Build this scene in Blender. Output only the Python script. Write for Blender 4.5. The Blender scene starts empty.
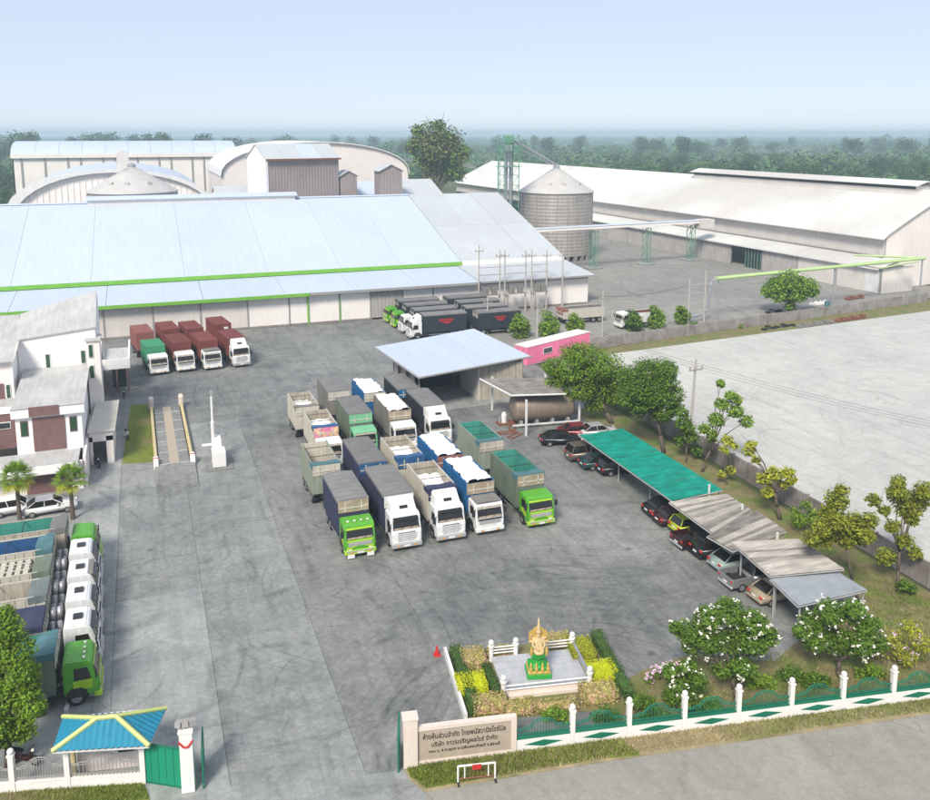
import bpy, bmesh, math, random
import numpy as np
from mathutils import Vector, Matrix
R = math.radians
random.seed(7)
sc = bpy.context.scene
col = sc.collection

# ---------------------------------------------------------------- camera
F, YP, HZ, H, XP = 870.0, 273.0, 133.0, 33.0, 465.0      # focal length, principal row, horizon row (photo pixels), drone height
TH = math.atan((YP - HZ) / F)
PH = R(20.5)                                              # the factory grid is turned 20.5 degrees against the view
cam_d = bpy.data.cameras.new('camera'); cam = bpy.data.objects.new('camera', cam_d); col.objects.link(cam)
cam_d.sensor_width = 36; cam_d.lens = F / 930 * 36; cam_d.shift_y = -(400 - YP) / 930
cam_d.clip_start = 0.5; cam_d.clip_end = 30000
cam.location = (0, 0, H); cam.rotation_euler = (math.pi / 2 - TH, 0, -PH)
sc.camera = cam

# ---------------------------------------------------------------- sky, sun, exposure
SUN = Vector((-0.50, -0.60, 0.74)).normalized()
w = bpy.data.worlds.new('World'); sc.world = w; w.use_nodes = True
nt = w.node_tree; nt.nodes.clear()
sky = nt.nodes.new('ShaderNodeTexSky'); sky.sky_type = 'NISHITA'; sky.sun_disc = False
sky.sun_elevation = math.asin(SUN.z); sky.sun_rotation = math.atan2(SUN.x, SUN.y)
sky.altitude = 0; sky.air_density = 0.7; sky.dust_density = 0.3; sky.ozone_density = 3.0
bg = nt.nodes.new('ShaderNodeBackground'); bg.inputs[1].default_value = 0.13
wo = nt.nodes.new('ShaderNodeOutputWorld')
milk = nt.nodes.new('ShaderNodeMix'); milk.data_type = 'RGBA'; milk.inputs[0].default_value = .84; milk.inputs[7].default_value = (2.54, 2.72, 3.2, 1)   # even milky haze veil over the whole sky
nt.links.new(sky.outputs[0], milk.inputs[6]); nt.links.new(milk.outputs[2], bg.inputs[0]); nt.links.new(bg.outputs[0], wo.inputs[0])
sl = bpy.data.lights.new('sun', 'SUN'); sl.energy = 2.3; sl.angle = R(16); sl.color = (1.0, 0.93, 0.82)
so = bpy.data.objects.new('sun', sl); col.objects.link(so)
so.rotation_euler = SUN.to_track_quat('Z', 'Y').to_euler()
sc.view_settings.view_transform = 'Standard'; sc.view_settings.look = 'None'
sc.view_settings.gamma = 1; sc.view_settings.exposure = 0.99; sc.view_settings.use_curve_mapping = False
sc.render.engine = 'CYCLES'
cy = sc.cycles
cy.max_bounces = 5; cy.diffuse_bounces = 3; cy.glossy_bounces = 2; cy.transmission_bounces = 3; cy.volume_bounces = 1; cy.transparent_max_bounces = 6
cy.use_denoising = True; cy.caustics_reflective = False; cy.caustics_refractive = False

# ---------------------------------------------------------------- photo pixel -> place
CP, SP = math.cos(PH), math.sin(PH)
def _ray(x, y):
    a = (x - XP) / F; b = (y - YP) / F
    X = a; Y = math.cos(TH) - b * math.sin(TH); Z = -math.sin(TH) - b * math.cos(TH)
    return (CP * X + SP * Y, -SP * X + CP * Y, Z)
def P(x, y, z=0.0):                # where the sight line meets height z
    r = _ray(x, y); t = (z - H) / r[2]; return Vector((r[0] * t, r[1] * t, z))
def pv(x, y, v):                   # where it meets the plane y = v
    r = _ray(x, y); t = v / r[1]; return Vector((r[0] * t, v, H + r[2] * t))
def pu(x, y, u):
    r = _ray(x, y); t = u / r[0]; return Vector((u, r[1] * t, H + r[2] * t))
FWD = Vector((SP * math.cos(TH), CP * math.cos(TH), -math.sin(TH)))
def depth(p): return (Vector(p) - Vector((0, 0, H))).dot(FWD)
def at(x, y, c):                   # at distance c in front of the camera
    return Vector((0, 0, H)) + Vector(_ray(x, y)) * c
def on_u(x, u):                    # ground point in column x with the given u
    lo, hi = 150.0, 900.0
    for _ in range(50):
        m = (lo + hi) / 2
        if P(x, m).x > u: lo = m
        else: hi = m
    return P(x, (lo + hi) / 2)

# ---------------------------------------------------------------- materials
MATS = {}
def M(name, c, rough=.65, metal=0., var=.10, s=.7, streak=0., st=(5, 5, .35), rnd=0., bump=0., bs=20., pos=False, ribs=None, c2=None, c2s=.15, c2lo=.45, c2hi=.65, dist=0., spec=.3, trans=0., island=0., lap_or_shade=None):
    if name in MATS: return MATS[name]
    m = bpy.data.materials.new(name); m.use_nodes = True; MATS[name] = m
    n = m.node_tree.nodes; l = m.node_tree.links; b = n['Principled BSDF']
    b.inputs['Roughness'].default_value = rough; b.inputs['Metallic'].default_value = metal
    b.inputs['Specular IOR Level'].default_value = spec
    if pos: g = n.new('ShaderNodeNewGeometry'); co = g.outputs['Position']
    else: g = n.new('ShaderNodeTexCoord'); co = g.outputs['Object']
    def noise(scale, detail=5, dd=0., mp=None):
        t = n.new('ShaderNodeTexNoise'); t.inputs['Scale'].default_value = scale; t.inputs['Detail'].default_value = detail; t.inputs['Distortion'].default_value = dd
        if mp:
            q = n.new('ShaderNodeMapping'); q.inputs['Scale'].default_value = mp; l.new(co, q.inputs[0]); l.new(q.outputs[0], t.inputs[0])
        else: l.new(co, t.inputs[0])
        return t.outputs[0]
    def rng(x, a0, a1, b0, b1):
        r = n.new('ShaderNodeMapRange'); r.inputs[1].default_value = a0; r.inputs[2].default_value = a1; r.inputs[3].default_value = b0; r.inputs[4].default_value = b1
        l.new(x, r.inputs[0]); return r.outputs[0]
    def mul(a, b_):
        r = n.new('ShaderNodeMath'); r.operation = 'MULTIPLY'; l.new(a, r.inputs[0]); l.new(b_, r.inputs[1]); return r.outputs[0]
    base = None
    if c2:
        mx = n.new('ShaderNodeMix'); mx.data_type = 'RGBA'; mx.inputs[6].default_value = (*c, 1); mx.inputs[7].default_value = (*c2, 1)
        l.new(rng(noise(c2s, 7, dist), c2lo, c2hi, 0, 1), mx.inputs[0]); base = mx.outputs[2]
    f = rng(noise(s, 6, dist), .25, .75, 1 - var, 1 + var)
    if streak: f = mul(f, rng(noise(1., 4, 0, st), .35, .7, 1, 1 - streak))
    if rnd:
        oi = n.new('ShaderNodeObjectInfo'); f = mul(f, rng(oi.outputs['Random'], 0, 1, 1 - rnd, 1 + rnd))
    if lap_or_shade:
        sx = n.new('ShaderNodeSeparateXYZ'); l.new(co, sx.inputs[0])
        q = n.new('ShaderNodeMath'); q.operation = 'PINGPONG'; q.inputs[1].default_value = lap_or_shade[1]; l.new(sx.outputs[lap_or_shade[0]], q.inputs[0])
        f = mul(f, rng(q.outputs[0], 0, lap_or_shade[1] * .16, 1 - lap_or_shade[2], 1))
    if island:
        gi = n.new('ShaderNodeNewGeometry'); f = mul(f, rng(gi.outputs['Random Per Island'], 0, 1, 1 - island, 1 + island))
    v = n.new('ShaderNodeVectorMath'); v.operation = 'SCALE'
    if base: l.new(base, v.inputs[0])
    else: v.inputs[0].default_value = c
    l.new(f, v.inputs['Scale']); l.new(v.outputs[0], b.inputs['Base Color'])
    if trans:
        tr = n.new('ShaderNodeBsdfTranslucent'); l.new(v.outputs[0], tr.inputs[0])
        ms = n.new('ShaderNodeMixShader'); ms.inputs[0].default_value = trans
        o = n['Material Output']; l.new(b.outputs[0], ms.inputs[1]); l.new(tr.outputs[0], ms.inputs[2]); l.new(ms.outputs[0], o.inputs[0])
    if bump:
        bp = n.new('ShaderNodeBump'); bp.inputs['Strength'].default_value = bump; bp.inputs['Distance'].default_value = .05
        if ribs is not None:
            sx = n.new('ShaderNodeSeparateXYZ'); l.new(co, sx.inputs[0])
            a = n.new('ShaderNodeMath'); a.operation = 'MULTIPLY'; a.inputs[1].default_value = bs * 2 * math.pi; l.new(sx.outputs[ribs], a.inputs[0])
            q = n.new('ShaderNodeMath'); q.operation = 'SINE'; l.new(a.outputs[0], q.inputs[0]); l.new(q.outputs[0], bp.inputs['Height'])
        else: l.new(noise(bs, 4), bp.inputs['Height'])
        l.new(bp.outputs[0], b.inputs['Normal'])
    return m

M('roof_blue', (.53, .60, .70), .55, .1, .035, .06, .055, (1.6, .05, 1), rnd=.02, pos=True, lap_or_shade=(0, .75, .05))
M('roof_grey', (.52, .545, .56), .55, .1, .05, .08, .07, (1.6, .05, 1), rnd=.02, pos=True, lap_or_shade=(0, .75, .07))
M('roof_old', (.69, .70, .66), .7, .05, .06, .03, .08, (.05, 1.2, 1), rnd=.02, pos=True, lap_or_shade=(1, .8, .06), c2=(.58, .555, .52), c2s=.035)
M('lime', (.17, .42, .05), .5, var=.1)
M('wall_white', (.84, .79, .75), .7, var=.06, s=.2, streak=.10, rnd=.03, pos=True)
M('wall_dirty', (.64, .595, .555), .75, var=.1, s=.25, streak=.14, rnd=.04, pos=True)
M('wall_grey', (.46, .43, .41), .8, var=.12, s=.2, streak=.35, rnd=.06, pos=True)
M('wall_pink', (.78, .715, .67), .75, var=.06, s=.2, streak=.12, rnd=.02, pos=True)
M('wall_brown', (.31, .26, .245), .75, var=.1, s=.15, streak=.25, pos=True, bump=.5, ribs=0, bs=1.2)
M('trim_grey', (.30, .29, .28), .7)
M('trim_white', (.72, .71, .70), .6, streak=.1)
M('dark', (.025, .026, .03), .6, var=.2)
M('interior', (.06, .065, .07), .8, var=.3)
M('silo_steel', (.46, .42, .385), .5, .35, .12, .25, .28, pos=True, bump=.5, ribs=2, bs=1.1)
M('silo_roof', (.56, .54, .51), .5, .15, .10, .4, .1)
M('green_steel', (.13, .29, .20), .55, var=.2, s=2.)
M('galv', (.42, .43, .45), .45, .5, .12, 1.2)
M('pipe_lime', (.42, .56, .25), .55, var=.1)
M('concrete_wall', (.33, .30, .285), .9, var=.18, s=.6, streak=.3, rnd=.05, pos=True, c2=(.24, .20, .185), c2s=.5, bump=.4)
M('slab_concrete', (.345, .335, .315), .62, var=.16, s=.55, pos=True, rnd=.06, c2=(.245, .245, .24), c2s=.10, c2lo=.38, c2hi=.66, dist=1.2, bump=.25, bs=9, streak=.22, st=(.55, .12, 1), spec=.45)
M('slab_pale', (.43, .415, .39), .7, var=.14, s=.5, pos=True, rnd=.05, c2=(.33, .33, .325), c2s=.13, c2lo=.42, c2hi=.7, dist=1.4, bump=.25, bs=9, streak=.16, st=(.6, .2, 1), spec=.35)
M('lot_concrete', (.66, .625, .57), .85, var=.09, s=.25, pos=True, rnd=.025, c2=(.56, .54, .50), c2s=.045, c2lo=.45, c2hi=.65, dist=1.5, bump=.2, bs=6, streak=.10, st=(.05, .4, 1))
M('asphalt', (.27, .26, .245), .85, var=.12, s=.5, pos=True, c2=(.34, .325, .30), c2s=.12, dist=.8, bump=.4, bs=22, streak=.12, st=(.1, 1.2, 1))
M('asphalt_yard', (.30, .295, .28), .7, var=.14, s=.2, pos=True, c2=(.39, .38, .36), c2s=.05, dist=1., bump=.2, bs=8, streak=.1, st=(.2, .6, 1))
M('joint', (.16, .155, .15), .9, pos=True)
M('soil', (.20, .17, .08), .95, var=.25, s=1.2, pos=True, c2=(.12, .17, .035), c2s=.5, bump=.6, bs=8)
M('turf', (.16, .20, .03), .95, var=.25, s=1.6, pos=True, c2=(.25, .20, .11), c2s=.18, c2lo=.5, c2hi=.62, bump=.7, bs=14)
M('verge', (.33, .27, .155), .95, var=.22, s=1.4, pos=True, c2=(.13, .145, .035), c2s=.22, c2lo=.5, c2hi=.66, bump=.7, bs=12)
M('blade', (.15, .19, .03), .8, var=.3, s=.6, pos=True, c2=(.36, .29, .15), c2s=.13, c2lo=.44, c2hi=.56, island=.3)
M('leaf_olive', (.24, .27, .025), .6, var=.3, s=.8, island=.5, trans=.3)
M('field', (.085, .105, .04), .95, var=.3, s=.01, pos=True, c2=(.17, .15, .08), c2s=.004)
M('bark', (.12, .095, .075), .95, var=.3, s=4, bump=.5)
M('leaf_dark', (.115, .21, .02), .55, var=.3, s=.7, island=.45, trans=.3, rnd=.06)
M('leaf_mid', (.17, .285, .02), .55, var=.3, s=.7, island=.45, trans=.3, rnd=.08)
M('leaf_yellow', (.36, .38, .03), .6, var=.3, s=.8, island=.4, trans=.3)
M('leaf_far', (.055, .115, .03), .8, var=.6, s=.045, island=.25, rnd=.45)
M('leaf_old', (.11, .18, .03), .8, var=.35, s=.25, island=.45, c2=(.13, .11, .035), c2s=.2)
M('hedge_dark', (.05, .10, .018), .7, var=.3, island=.45)
M('hedge_lime', (.50, .54, .01), .6, var=.2, island=.3)
M('hedge_mix', (.33, .30, .09), .7, var=.3, s=3, island=.5, c2=(.44, .28, .18), c2s=2.5)
M('petal', (.86, .84, .74), .6, var=.05)
M('petal_pink', (.72, .48, .62), .6, var=.1)
M('white_paint', (.80, .78, .75), .45, var=.05, streak=.06)
M('fence_white', (.82, .79, .75), .6, var=.05, s=1., streak=.07)
M('fence_green', (.012, .16, .095), .5, var=.12)
M('gate_green', (.012, .26, .145), .5, var=.06, s=.8, streak=.08)
M('sign_stone', (.42, .35, .27), .75, var=.09, s=3., bump=.3, bs=25)
M('sign_frame', (.72, .62, .54), .7, var=.06, streak=.1)
M('ink', (.03, .022, .018), .6)
M('maroon', (.20, .112, .108), .75, var=.10, s=2., streak=.1, bump=.12, ribs=2, bs=4)
M('office_white', (.90, .88, .865), .7, var=.03, s=.4, streak=.05)
M('office_cream', (.84, .77, .73), .7, var=.05, s=.4, streak=.07)
M('office_roof', (.50, .495, .48), .75, var=.12, s=.3, streak=.18, st=(3, .4, 1))
M('porch_roof', (.60, .56, .47), .8, var=.1)
M('glass_dark', (.025, .035, .04), .12, spec=.7, var=.3, s=1.)
M('glass_green', (.03, .075, .04), .15, spec=.6, var=.3)
M('tile_blue', (.02, .22, .34), .4, var=.1, s=3., streak=.1)
M('tile_trim', (.56, .62, .22), .5, var=.08)
M('yellow_paint', (.60, .50, .27), .7, var=.12, s=2., streak=.1)
M('red', (.50, .03, .025), .5)
M('rust', (.20, .085, .055), .9, var=.3, s=3.)
M('tank_tan', (.30, .235, .185), .5, .25, .12, .8, streak=.2)
M('asbestos', (.29, .268, .245), .95, var=.25, s=.9, lap_or_shade=(1, .1, .25), streak=.4, st=(.5, 4, 1), rnd=.15, bump=.3)
M('asbestos_pale', (.46, .43, .39), .95, var=.2, s=.8, lap_or_shade=(1, .1, .22), streak=.35, st=(.5, 4, 1), rnd=.08)
M('zinc_blue', (.30, .33, .36), .6, .1, .12, 1., streak=.15, st=(5, .5, 1), lap_or_shade=(0, .13, .5))  # dark lines paint the shade between the corrugations into the colour
M('net_green', (.0, .29, .205), .8, var=.25, s=1.0, streak=.42, st=(.5, 3, 1), rnd=.05)
M('pink_paint', (.84, .22, .38), .55, var=.06, streak=.1)
M('post', (.34, .335, .33), .7, var=.1)
M('pole_concrete', (.42, .39, .36), .9, var=.1)
M('tyre', (.022, .022, .024), .85, var=.2)
M('rim', (.34, .34, .35), .45, .5)
M('chassis', (.04, .038, .037), .8, var=.3, s=3.)
M('windscreen', (.016, .015, .014), .06, spec=.5, var=.5, s=1.5)
M('cab_white', (.76, .76, .75), .38, var=.07, s=2.2, streak=.16, spec=.5)
M('cab_green', (.10, .38, .03), .38, var=.12, s=2.2, streak=.18, spec=.5)
M('cab_mint', (.18, .46, .26), .4, var=.07)
M('lime_trim', (.36, .60, .03), .4, var=.1)
M('chrome', (.62, .62, .60), .3, .6)
M('plate', (.75, .74, .68), .5)
M('lamp', (.85, .82, .72), .2, spec=.8)
M('amber', (.7, .3, .03), .3)
M('navy_tarp', (.045, .05, .10), .7, var=.15, s=1.5, streak=.15)
M('top_tarp', (.20, .195, .19), .75, var=.14, s=.9, streak=.12, st=(.6, 3, 1), rnd=.12)
M('black_tarp', (.028, .036, .048), .65, var=.15, streak=.1)
M('blue_side', (.02, .13, .32), .5, var=.12, streak=.12)
M('blue_tarp', (.03, .10, .24), .6, var=.2, s=2.)
M('teal_tarp', (.075, .17, .19), .7, var=.2, s=2.)
M('grey_side', (.22, .21, .19), .65, var=.15, streak=.22)
M('olive_side', (.16, .20, .15), .65, var=.16, streak=.22)
M('sage_side', (.28, .31, .25), .65, var=.12, streak=.2)
M('beige_side', (.48, .43, .35), .65, var=.2, s=1.5, streak=.3)
M('cream_side', (.54, .51, .43), .6, var=.1, streak=.15)
M('teal_inside', (.06, .30, .24), .6, var=.15, streak=.2)
M('wood', (.40, .32, .23), .8, var=.35, s=2., streak=.2, st=(1, 1, 6))
M('sack', (.80, .79, .77), .75, var=.06, island=.08, s=3.)
M('container_red', (.215, .06, .052), .65, var=.14, s=.8, streak=.22, rnd=.10)
M('container_rose', (.30, .12, .10), .7, var=.14, s=.8, streak=.2)
M('container_green', (.06, .31, .16), .6, var=.1, streak=.15)
M('art_pink', (.66, .20, .34), .6, var=.5, s=3., c2=(.75, .60, .20), c2s=2.)
M('gold', (.66, .46, .12), .4, .35, .15, 4.)
M('shrine_green', (.03, .33, .05), .45, var=.12, s=5.)
M('statue_skin', (.64, .47, .25), .5, .1, .15, 6.)
M('paver', (.42, .43, .46), .7, var=.1, s=2., rnd=.06)
for k, c in dict(car_black=(.012, .013, .016), car_teal=(.012, .05, .055), car_brown=(.13, .10, .085), car_red=(.20, .02, .025), car_silver=(.42, .42, .42), car_maroon=(.045, .012, .014), car_lime=(.40, .48, .02), car_grey=(.22, .22, .225), car_mint=(.30, .38, .36), car_beige=(.38, .31, .22), car_white=(.74, .73, .71)).items():
    M(k, c, .25, .15, .03, spec=.6)
def concrete(name, light, dark, patch=.07, marks=.35, grit=.22, rnd=.05, rough=.7, rings=()):
    """worn cast concrete: patches, blotches, grit and curved tyre marks, all in world space"""
    if name in MATS: bpy.data.materials.remove(MATS.pop(name))
    m = bpy.data.materials.new(name); m.use_nodes = True; MATS[name] = m
    n = m.node_tree.nodes; l = m.node_tree.links; b = n['Principled BSDF']
    b.inputs['Roughness'].default_value = rough; b.inputs['Specular IOR Level'].default_value = .3
    co = n.new('ShaderNodeNewGeometry').outputs['Position']
    def noise(scale, detail, rg=.6, dd=0., mp=None, off=(0, 0, 0)):
        t = n.new('ShaderNodeTexNoise'); t.inputs['Scale'].default_value = scale; t.inputs['Detail'].default_value = detail; t.inputs['Roughness'].default_value = rg; t.inputs['Distortion'].default_value = dd
        q = n.new('ShaderNodeMapping'); q.inputs['Scale'].default_value = mp or (1, 1, 1); q.inputs['Location'].default_value = off; l.new(co, q.inputs[0]); l.new(q.outputs[0], t.inputs[0]); return t.outputs[0]
    def rng(x, a0, a1, b0, b1):
        r = n.new('ShaderNodeMapRange'); r.inputs[1].default_value = a0; r.inputs[2].default_value = a1; r.inputs[3].default_value = b0; r.inputs[4].default_value = b1; l.new(x, r.inputs[0]); return r.outputs[0]
    def op(o, a, c):
        r = n.new('ShaderNodeMath'); r.operation = o; l.new(a, r.inputs[0])
        if isinstance(c, (int, float)): r.inputs[1].default_value = c
        else: l.new(c, r.inputs[1])
        return r.outputs[0]
    mx = n.new('ShaderNodeMix'); mx.data_type = 'RGBA'; mx.inputs[6].default_value = (*light, 1); mx.inputs[7].default_value = (*dark, 1)
    f = op('ADD', op('MULTIPLY', rng(noise(patch, 6, .62, .8), .36, .66, 0, 1), .5), op('MULTIPLY', rng(noise(.42, 9, .72, .6), .38, .68, 0, 1), .5))
    l.new(f, mx.inputs[0])
    k = op('MULTIPLY', rng(noise(2.6, 9, .78), .3, .72, 1 + grit, 1 - grit), rng(noise(9., 4, .8), .3, .7, 1 + grit * .6, 1 - grit * .6))
    # curved tyre marks: thin contours of a slow noise, broken up by a faster one
    for sc_, dd, wd, off in ((.055, 1.1, .014, (0, 0, 0)), (.09, .6, .010, (40, 9, 0)), (.04, .4, .007, (7, 70, 0))):
        c_ = op('ABSOLUTE', op('SUBTRACT', noise(sc_, 1.5, .4, dd, None, off), .5), 0.0)
        line = rng(c_, 0, wd, 1, 0)
        line = op('MULTIPLY', line, rng(noise(.16, 5, .7, 0, None, off), .44, .62, 0, 1))
        line = op('MULTIPLY', line, rng(noise(3.5, 4, .7), .3, .6, .25, 1))
        k = op('MULTIPLY', k, rng(line, 0, 1, 1, 1 - marks))
    # concentric tyre arcs where trucks turn: (centre u, v, inner radius, outer radius)
    for (cu_, cv_, r0_, r1_) in rings:
        sb = n.new('ShaderNodeVectorMath'); sb.operation = 'DISTANCE'; l.new(co, sb.inputs[0]); sb.inputs[1].default_value = (cu_, cv_, 0)
        rad = sb.outputs['Value']; wv = op('ADD', rad, op('MULTIPLY', noise(.12, 2, .4), 2.2))
        tx = n.new('ShaderNodeTexNoise'); tx.noise_dimensions = '1D'; tx.inputs['Scale'].default_value = 1.9; tx.inputs['Detail'].default_value = 3; tx.inputs['Roughness'].default_value = .7; l.new(wv, tx.inputs['W'])
        arc_ = rng(tx.outputs[0], .54, .66, 0, 1)
        arc_ = op('MULTIPLY', arc_, op('MULTIPLY', rng(rad, r0_, r0_ + 3, 0, 1), rng(rad, r1_ - 5, r1_, 1, 0)))
        arc_ = op('MULTIPLY', arc_, rng(noise(.11, 4, .6, 0, None, (cu_, 5, 0)), .43, .6, 0, 1))
        k = op('MULTIPLY', k, rng(arc_, 0, 1, 1, 1 - marks * .5))
    # hairline cracks and oil drips
    vo = n.new('ShaderNodeTexVoronoi'); vo.feature = 'DISTANCE_TO_EDGE'; vo.inputs['Scale'].default_value = .16
    ad = n.new('ShaderNodeVectorMath'); ad.operation = 'ADD'; wn_ = n.new('ShaderNodeTexNoise'); wn_.inputs['Scale'].default_value = .8; wn_.inputs['Detail'].default_value = 4
    l.new(co, wn_.inputs[0]); l.new(co, ad.inputs[0]); l.new(wn_.outputs['Color'], ad.inputs[1]); l.new(ad.outputs[0], vo.inputs['Vector'])
    crack = op('MULTIPLY', rng(vo.outputs['Distance'], 0, .006, 1, 0), rng(noise(.09, 3, .5, 0, None, (3, 3, 0)), .5, .56, 0, 1))
    k = op('MULTIPLY', k, rng(crack, 0, 1, 1, .66))
    dv = n.new('ShaderNodeTexVoronoi'); dv.inputs['Scale'].default_value = .55; l.new(co, dv.inputs['Vector'])
    drip = op('MULTIPLY', rng(dv.outputs['Distance'], .06, .22, 1, 0), rng(noise(.22, 2), .56, .64, 0, 1))
    k = op('MULTIPLY', k, rng(drip, 0, 1, 1, 1 - marks))
    # straight drag streaks with the traffic
    k = op('MULTIPLY', k, rng(noise(1., 5, .65, .5, (1.1, .1, 1)), .45, .72, 1, 1 - marks * .5))
    if rnd: k = op('MULTIPLY', k, rng(n.new('ShaderNodeObjectInfo').outputs['Random'], 0, 1, 1 - rnd, 1 + rnd))
    v = n.new('ShaderNodeVectorMath'); v.operation = 'SCALE'; l.new(mx.outputs[2], v.inputs[0]); l.new(k, v.inputs['Scale']); l.new(v.outputs[0], b.inputs['Base Color'])
    bp = n.new('ShaderNodeBump'); bp.inputs['Strength'].default_value = .25; bp.inputs['Distance'].default_value = .03; l.new(noise(7, 5), bp.inputs['Height']); l.new(bp.outputs[0], b.inputs['Normal'])
    return m
concrete('slab_concrete', (.28, .283, .265), (.105, .11, .11), .06, .5, .3, .05, rings=((22, 36, 8, 28), (36, 66, 6, 22), (6, 52, 5, 20), (26, 112, 6, 26)))
concrete('slab_mid', (.315, .322, .305), (.14, .147, .146), .06, .45, .28, .05, rings=((6, 52, 5, 20), (16, 60, 6, 22)))
concrete('slab_pale', (.375, .385, .368), (.195, .205, .203), .07, .4, .24, .05)
concrete('lot_concrete', (.55, .545, .50), (.40, .40, .375), .035, .24, .13, .03, .9, rings=((96, 62, 14, 40),))
concrete('asphalt', (.34, .325, .28), (.25, .24, .21), .08, .2, .16, 0, .9)
concrete('asphalt_yard', (.33, .32, .285), (.19, .185, .175), .03, .4, .18, 0, .8)

# ---------------------------------------------------------------- mesh helpers
class MB:
    def __init__(s): s.v = []; s.f = []; s.m = []
    def add(s, vs, fs, mi=0):
        o = len(s.v); s.v += [tuple(a) for a in vs]; s.f += [tuple(i + o for i in f) for f in fs]; s.m += [mi] * len(fs); return s
    def box(s, x0, x1, y0, y1, z0, z1, mi=0):
        return s.add([(x0, y0, z0), (x1, y0, z0), (x1, y1, z0), (x0, y1, z0), (x0, y0, z1), (x1, y0, z1), (x1, y1, z1), (x0, y1, z1)],
                     [(3, 2, 1, 0), (4, 5, 6, 7), (0, 1, 5, 4), (1, 2, 6, 5), (2, 3, 7, 6), (3, 0, 4, 7)], mi)
    def hexa(s, b, t, mi=0):       # four bottom, four top corners, counter-clockwise from above
        return s.add(list(b) + list(t), [(3, 2, 1, 0), (4, 5, 6, 7), (0, 1, 5, 4), (1, 2, 6, 5), (2, 3, 7, 6), (3, 0, 4, 7)], mi)
    def sheet(s, pts, th=.05, mi=0):   # polygon with thickness, grown downwards
        n = len(pts); vs = [Vector(p) for p in pts] + [Vector(p) - Vector((0, 0, th)) for p in pts]
        return s.add(vs, [tuple(range(n)), tuple(range(2 * n - 1, n - 1, -1))] + [((i + 1) % n, i, n + i, n + (i + 1) % n) for i in range(n)], mi)
    def prof(s, pts, x0, x1, mi=0, ax=0):      # closed (y,z) outline pulled along x (or (x,z) along y)
        n = len(pts)
        f = (lambda p, a: (a, p[0], p[1])) if ax == 0 else (lambda p, a: (p[0], a, p[1]))
        vs = [f(p, x0) for p in pts] + [f(p, x1) for p in pts]
        return s.add(vs, [tuple(range(n)), tuple(range(2 * n - 1, n - 1, -1))] + [((i + 1) % n, i, n + i, n + (i + 1) % n) for i in range(n)], mi)
    def tube(s, p0, p1, r0, r1=None, n=8, mi=0):
        p0 = Vector(p0); p1 = Vector(p1); r1 = r0 if r1 is None else r1
        d = (p1 - p0)
        if d.length < 1e-6: return s
        d.normalize(); a = d.orthogonal().normalized(); b = d.cross(a)
        vs = []
        for p, r in ((p0, r0), (p1, r1)):
            for i in range(n):
                t = 2 * math.pi * i / n; vs.append(p + (a * math.cos(t) + b * math.sin(t)) * r)
        return s.add(vs, [(i, (i + 1) % n, n + (i + 1) % n, n + i) for i in range(n)] + [tuple(range(n - 1, -1, -1)), tuple(range(n, 2 * n))], mi)
    def path(s, pts, r, n=8, mi=0):
        for a, b in zip(pts[:-1], pts[1:]): s.tube(a, b, r, r, n, mi)
        return s
    def lathe(s, pr, n=16, c=(0, 0, 0), mi=0, sx=1, sy=1):
        vs = []; fs = []
        for r, z in pr:
            for i in range(n):
                t = 2 * math.pi * i / n; vs.append((c[0] + sx * r * math.cos(t), c[1] + sy * r * math.sin(t), c[2] + z))
        for k in range(len(pr) - 1):
            for i in range(n): fs.append((k * n + i, k * n + (i + 1) % n, (k + 1) * n + (i + 1) % n, (k + 1) * n + i))
        fs.append(tuple(range(n - 1, -1, -1))); fs.append(tuple(range((len(pr) - 1) * n, len(pr) * n)))
        return s.add(vs, fs, mi)
    def ball(s, c, r, n=10, mi=0, q=(1, 1, 1)):
        k = n // 2 + 1
        pr = [(r * math.sin(math.pi * i / k) * 1.0, -r * math.cos(math.pi * i / k) * q[2]) for i in range(1, k)]
        return s.lathe(pr, n, c, mi, q[0], q[1])
    def mesh(s, name, mats, bevel=0, smooth=False, seg=1):
        me = bpy.data.meshes.new(name); me.from_pydata(s.v, [], s.f)
        for m in (mats if isinstance(mats, (list, tuple)) else [mats]): me.materials.append(MATS[m] if isinstance(m, str) else m)
        me.polygons.foreach_set('material_index', s.m)
        bm = bmesh.new(); bm.from_mesh(me)
        bmesh.ops.recalc_face_normals(bm, faces=bm.faces)
        if bevel:
            es = [e for e in bm.edges if len(e.link_faces) == 2 and e.calc_face_angle(0) > .35]
            bmesh.ops.bevel(bm, geom=es, offset=bevel, segments=seg, affect='EDGES', clamp_overlap=True)
        bm.to_mesh(me); bm.free()
        if smooth: me.polygons.foreach_set('use_smooth', [True] * len(me.polygons))
        me.update(); return me
def put(name, me, parent=None, loc=(0, 0, 0), rz=0, label=None, cat=None, group=None, kind=None):
    o = bpy.data.objects.new(name, me); col.objects.link(o)
    o.location = loc; o.rotation_euler = (0, 0, rz)
    if parent: o.parent = parent
    if label: o['label'] = label
    if cat: o['category'] = cat
    if group: o['group'] = group
    if kind: o['kind'] = kind
    return o
def thing(name, label, cat, loc=(0, 0, 0), rz=0, group=None):
    o = put(name, None, None, loc, rz, label, cat, group); o.empty_display_size = .5; return o
def part(parent, name, mb, mats, bevel=0, smooth=False, loc=(0, 0, 0), rz=0, label=None, kind=None, seg=1):
    return put(name, mb.mesh(name, mats, bevel, smooth, seg), parent, loc, rz, label, None, None, kind)
CACHE = {}
def cached(key, fn):
    if key not in CACHE: CACHE[key] = fn()
    return CACHE[key]
def copy_tree(o, parent=None):
    c = o.copy(); col.objects.link(c); c.parent = parent
    for ch in list(o.children): copy_tree(ch, c)
    return c
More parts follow.
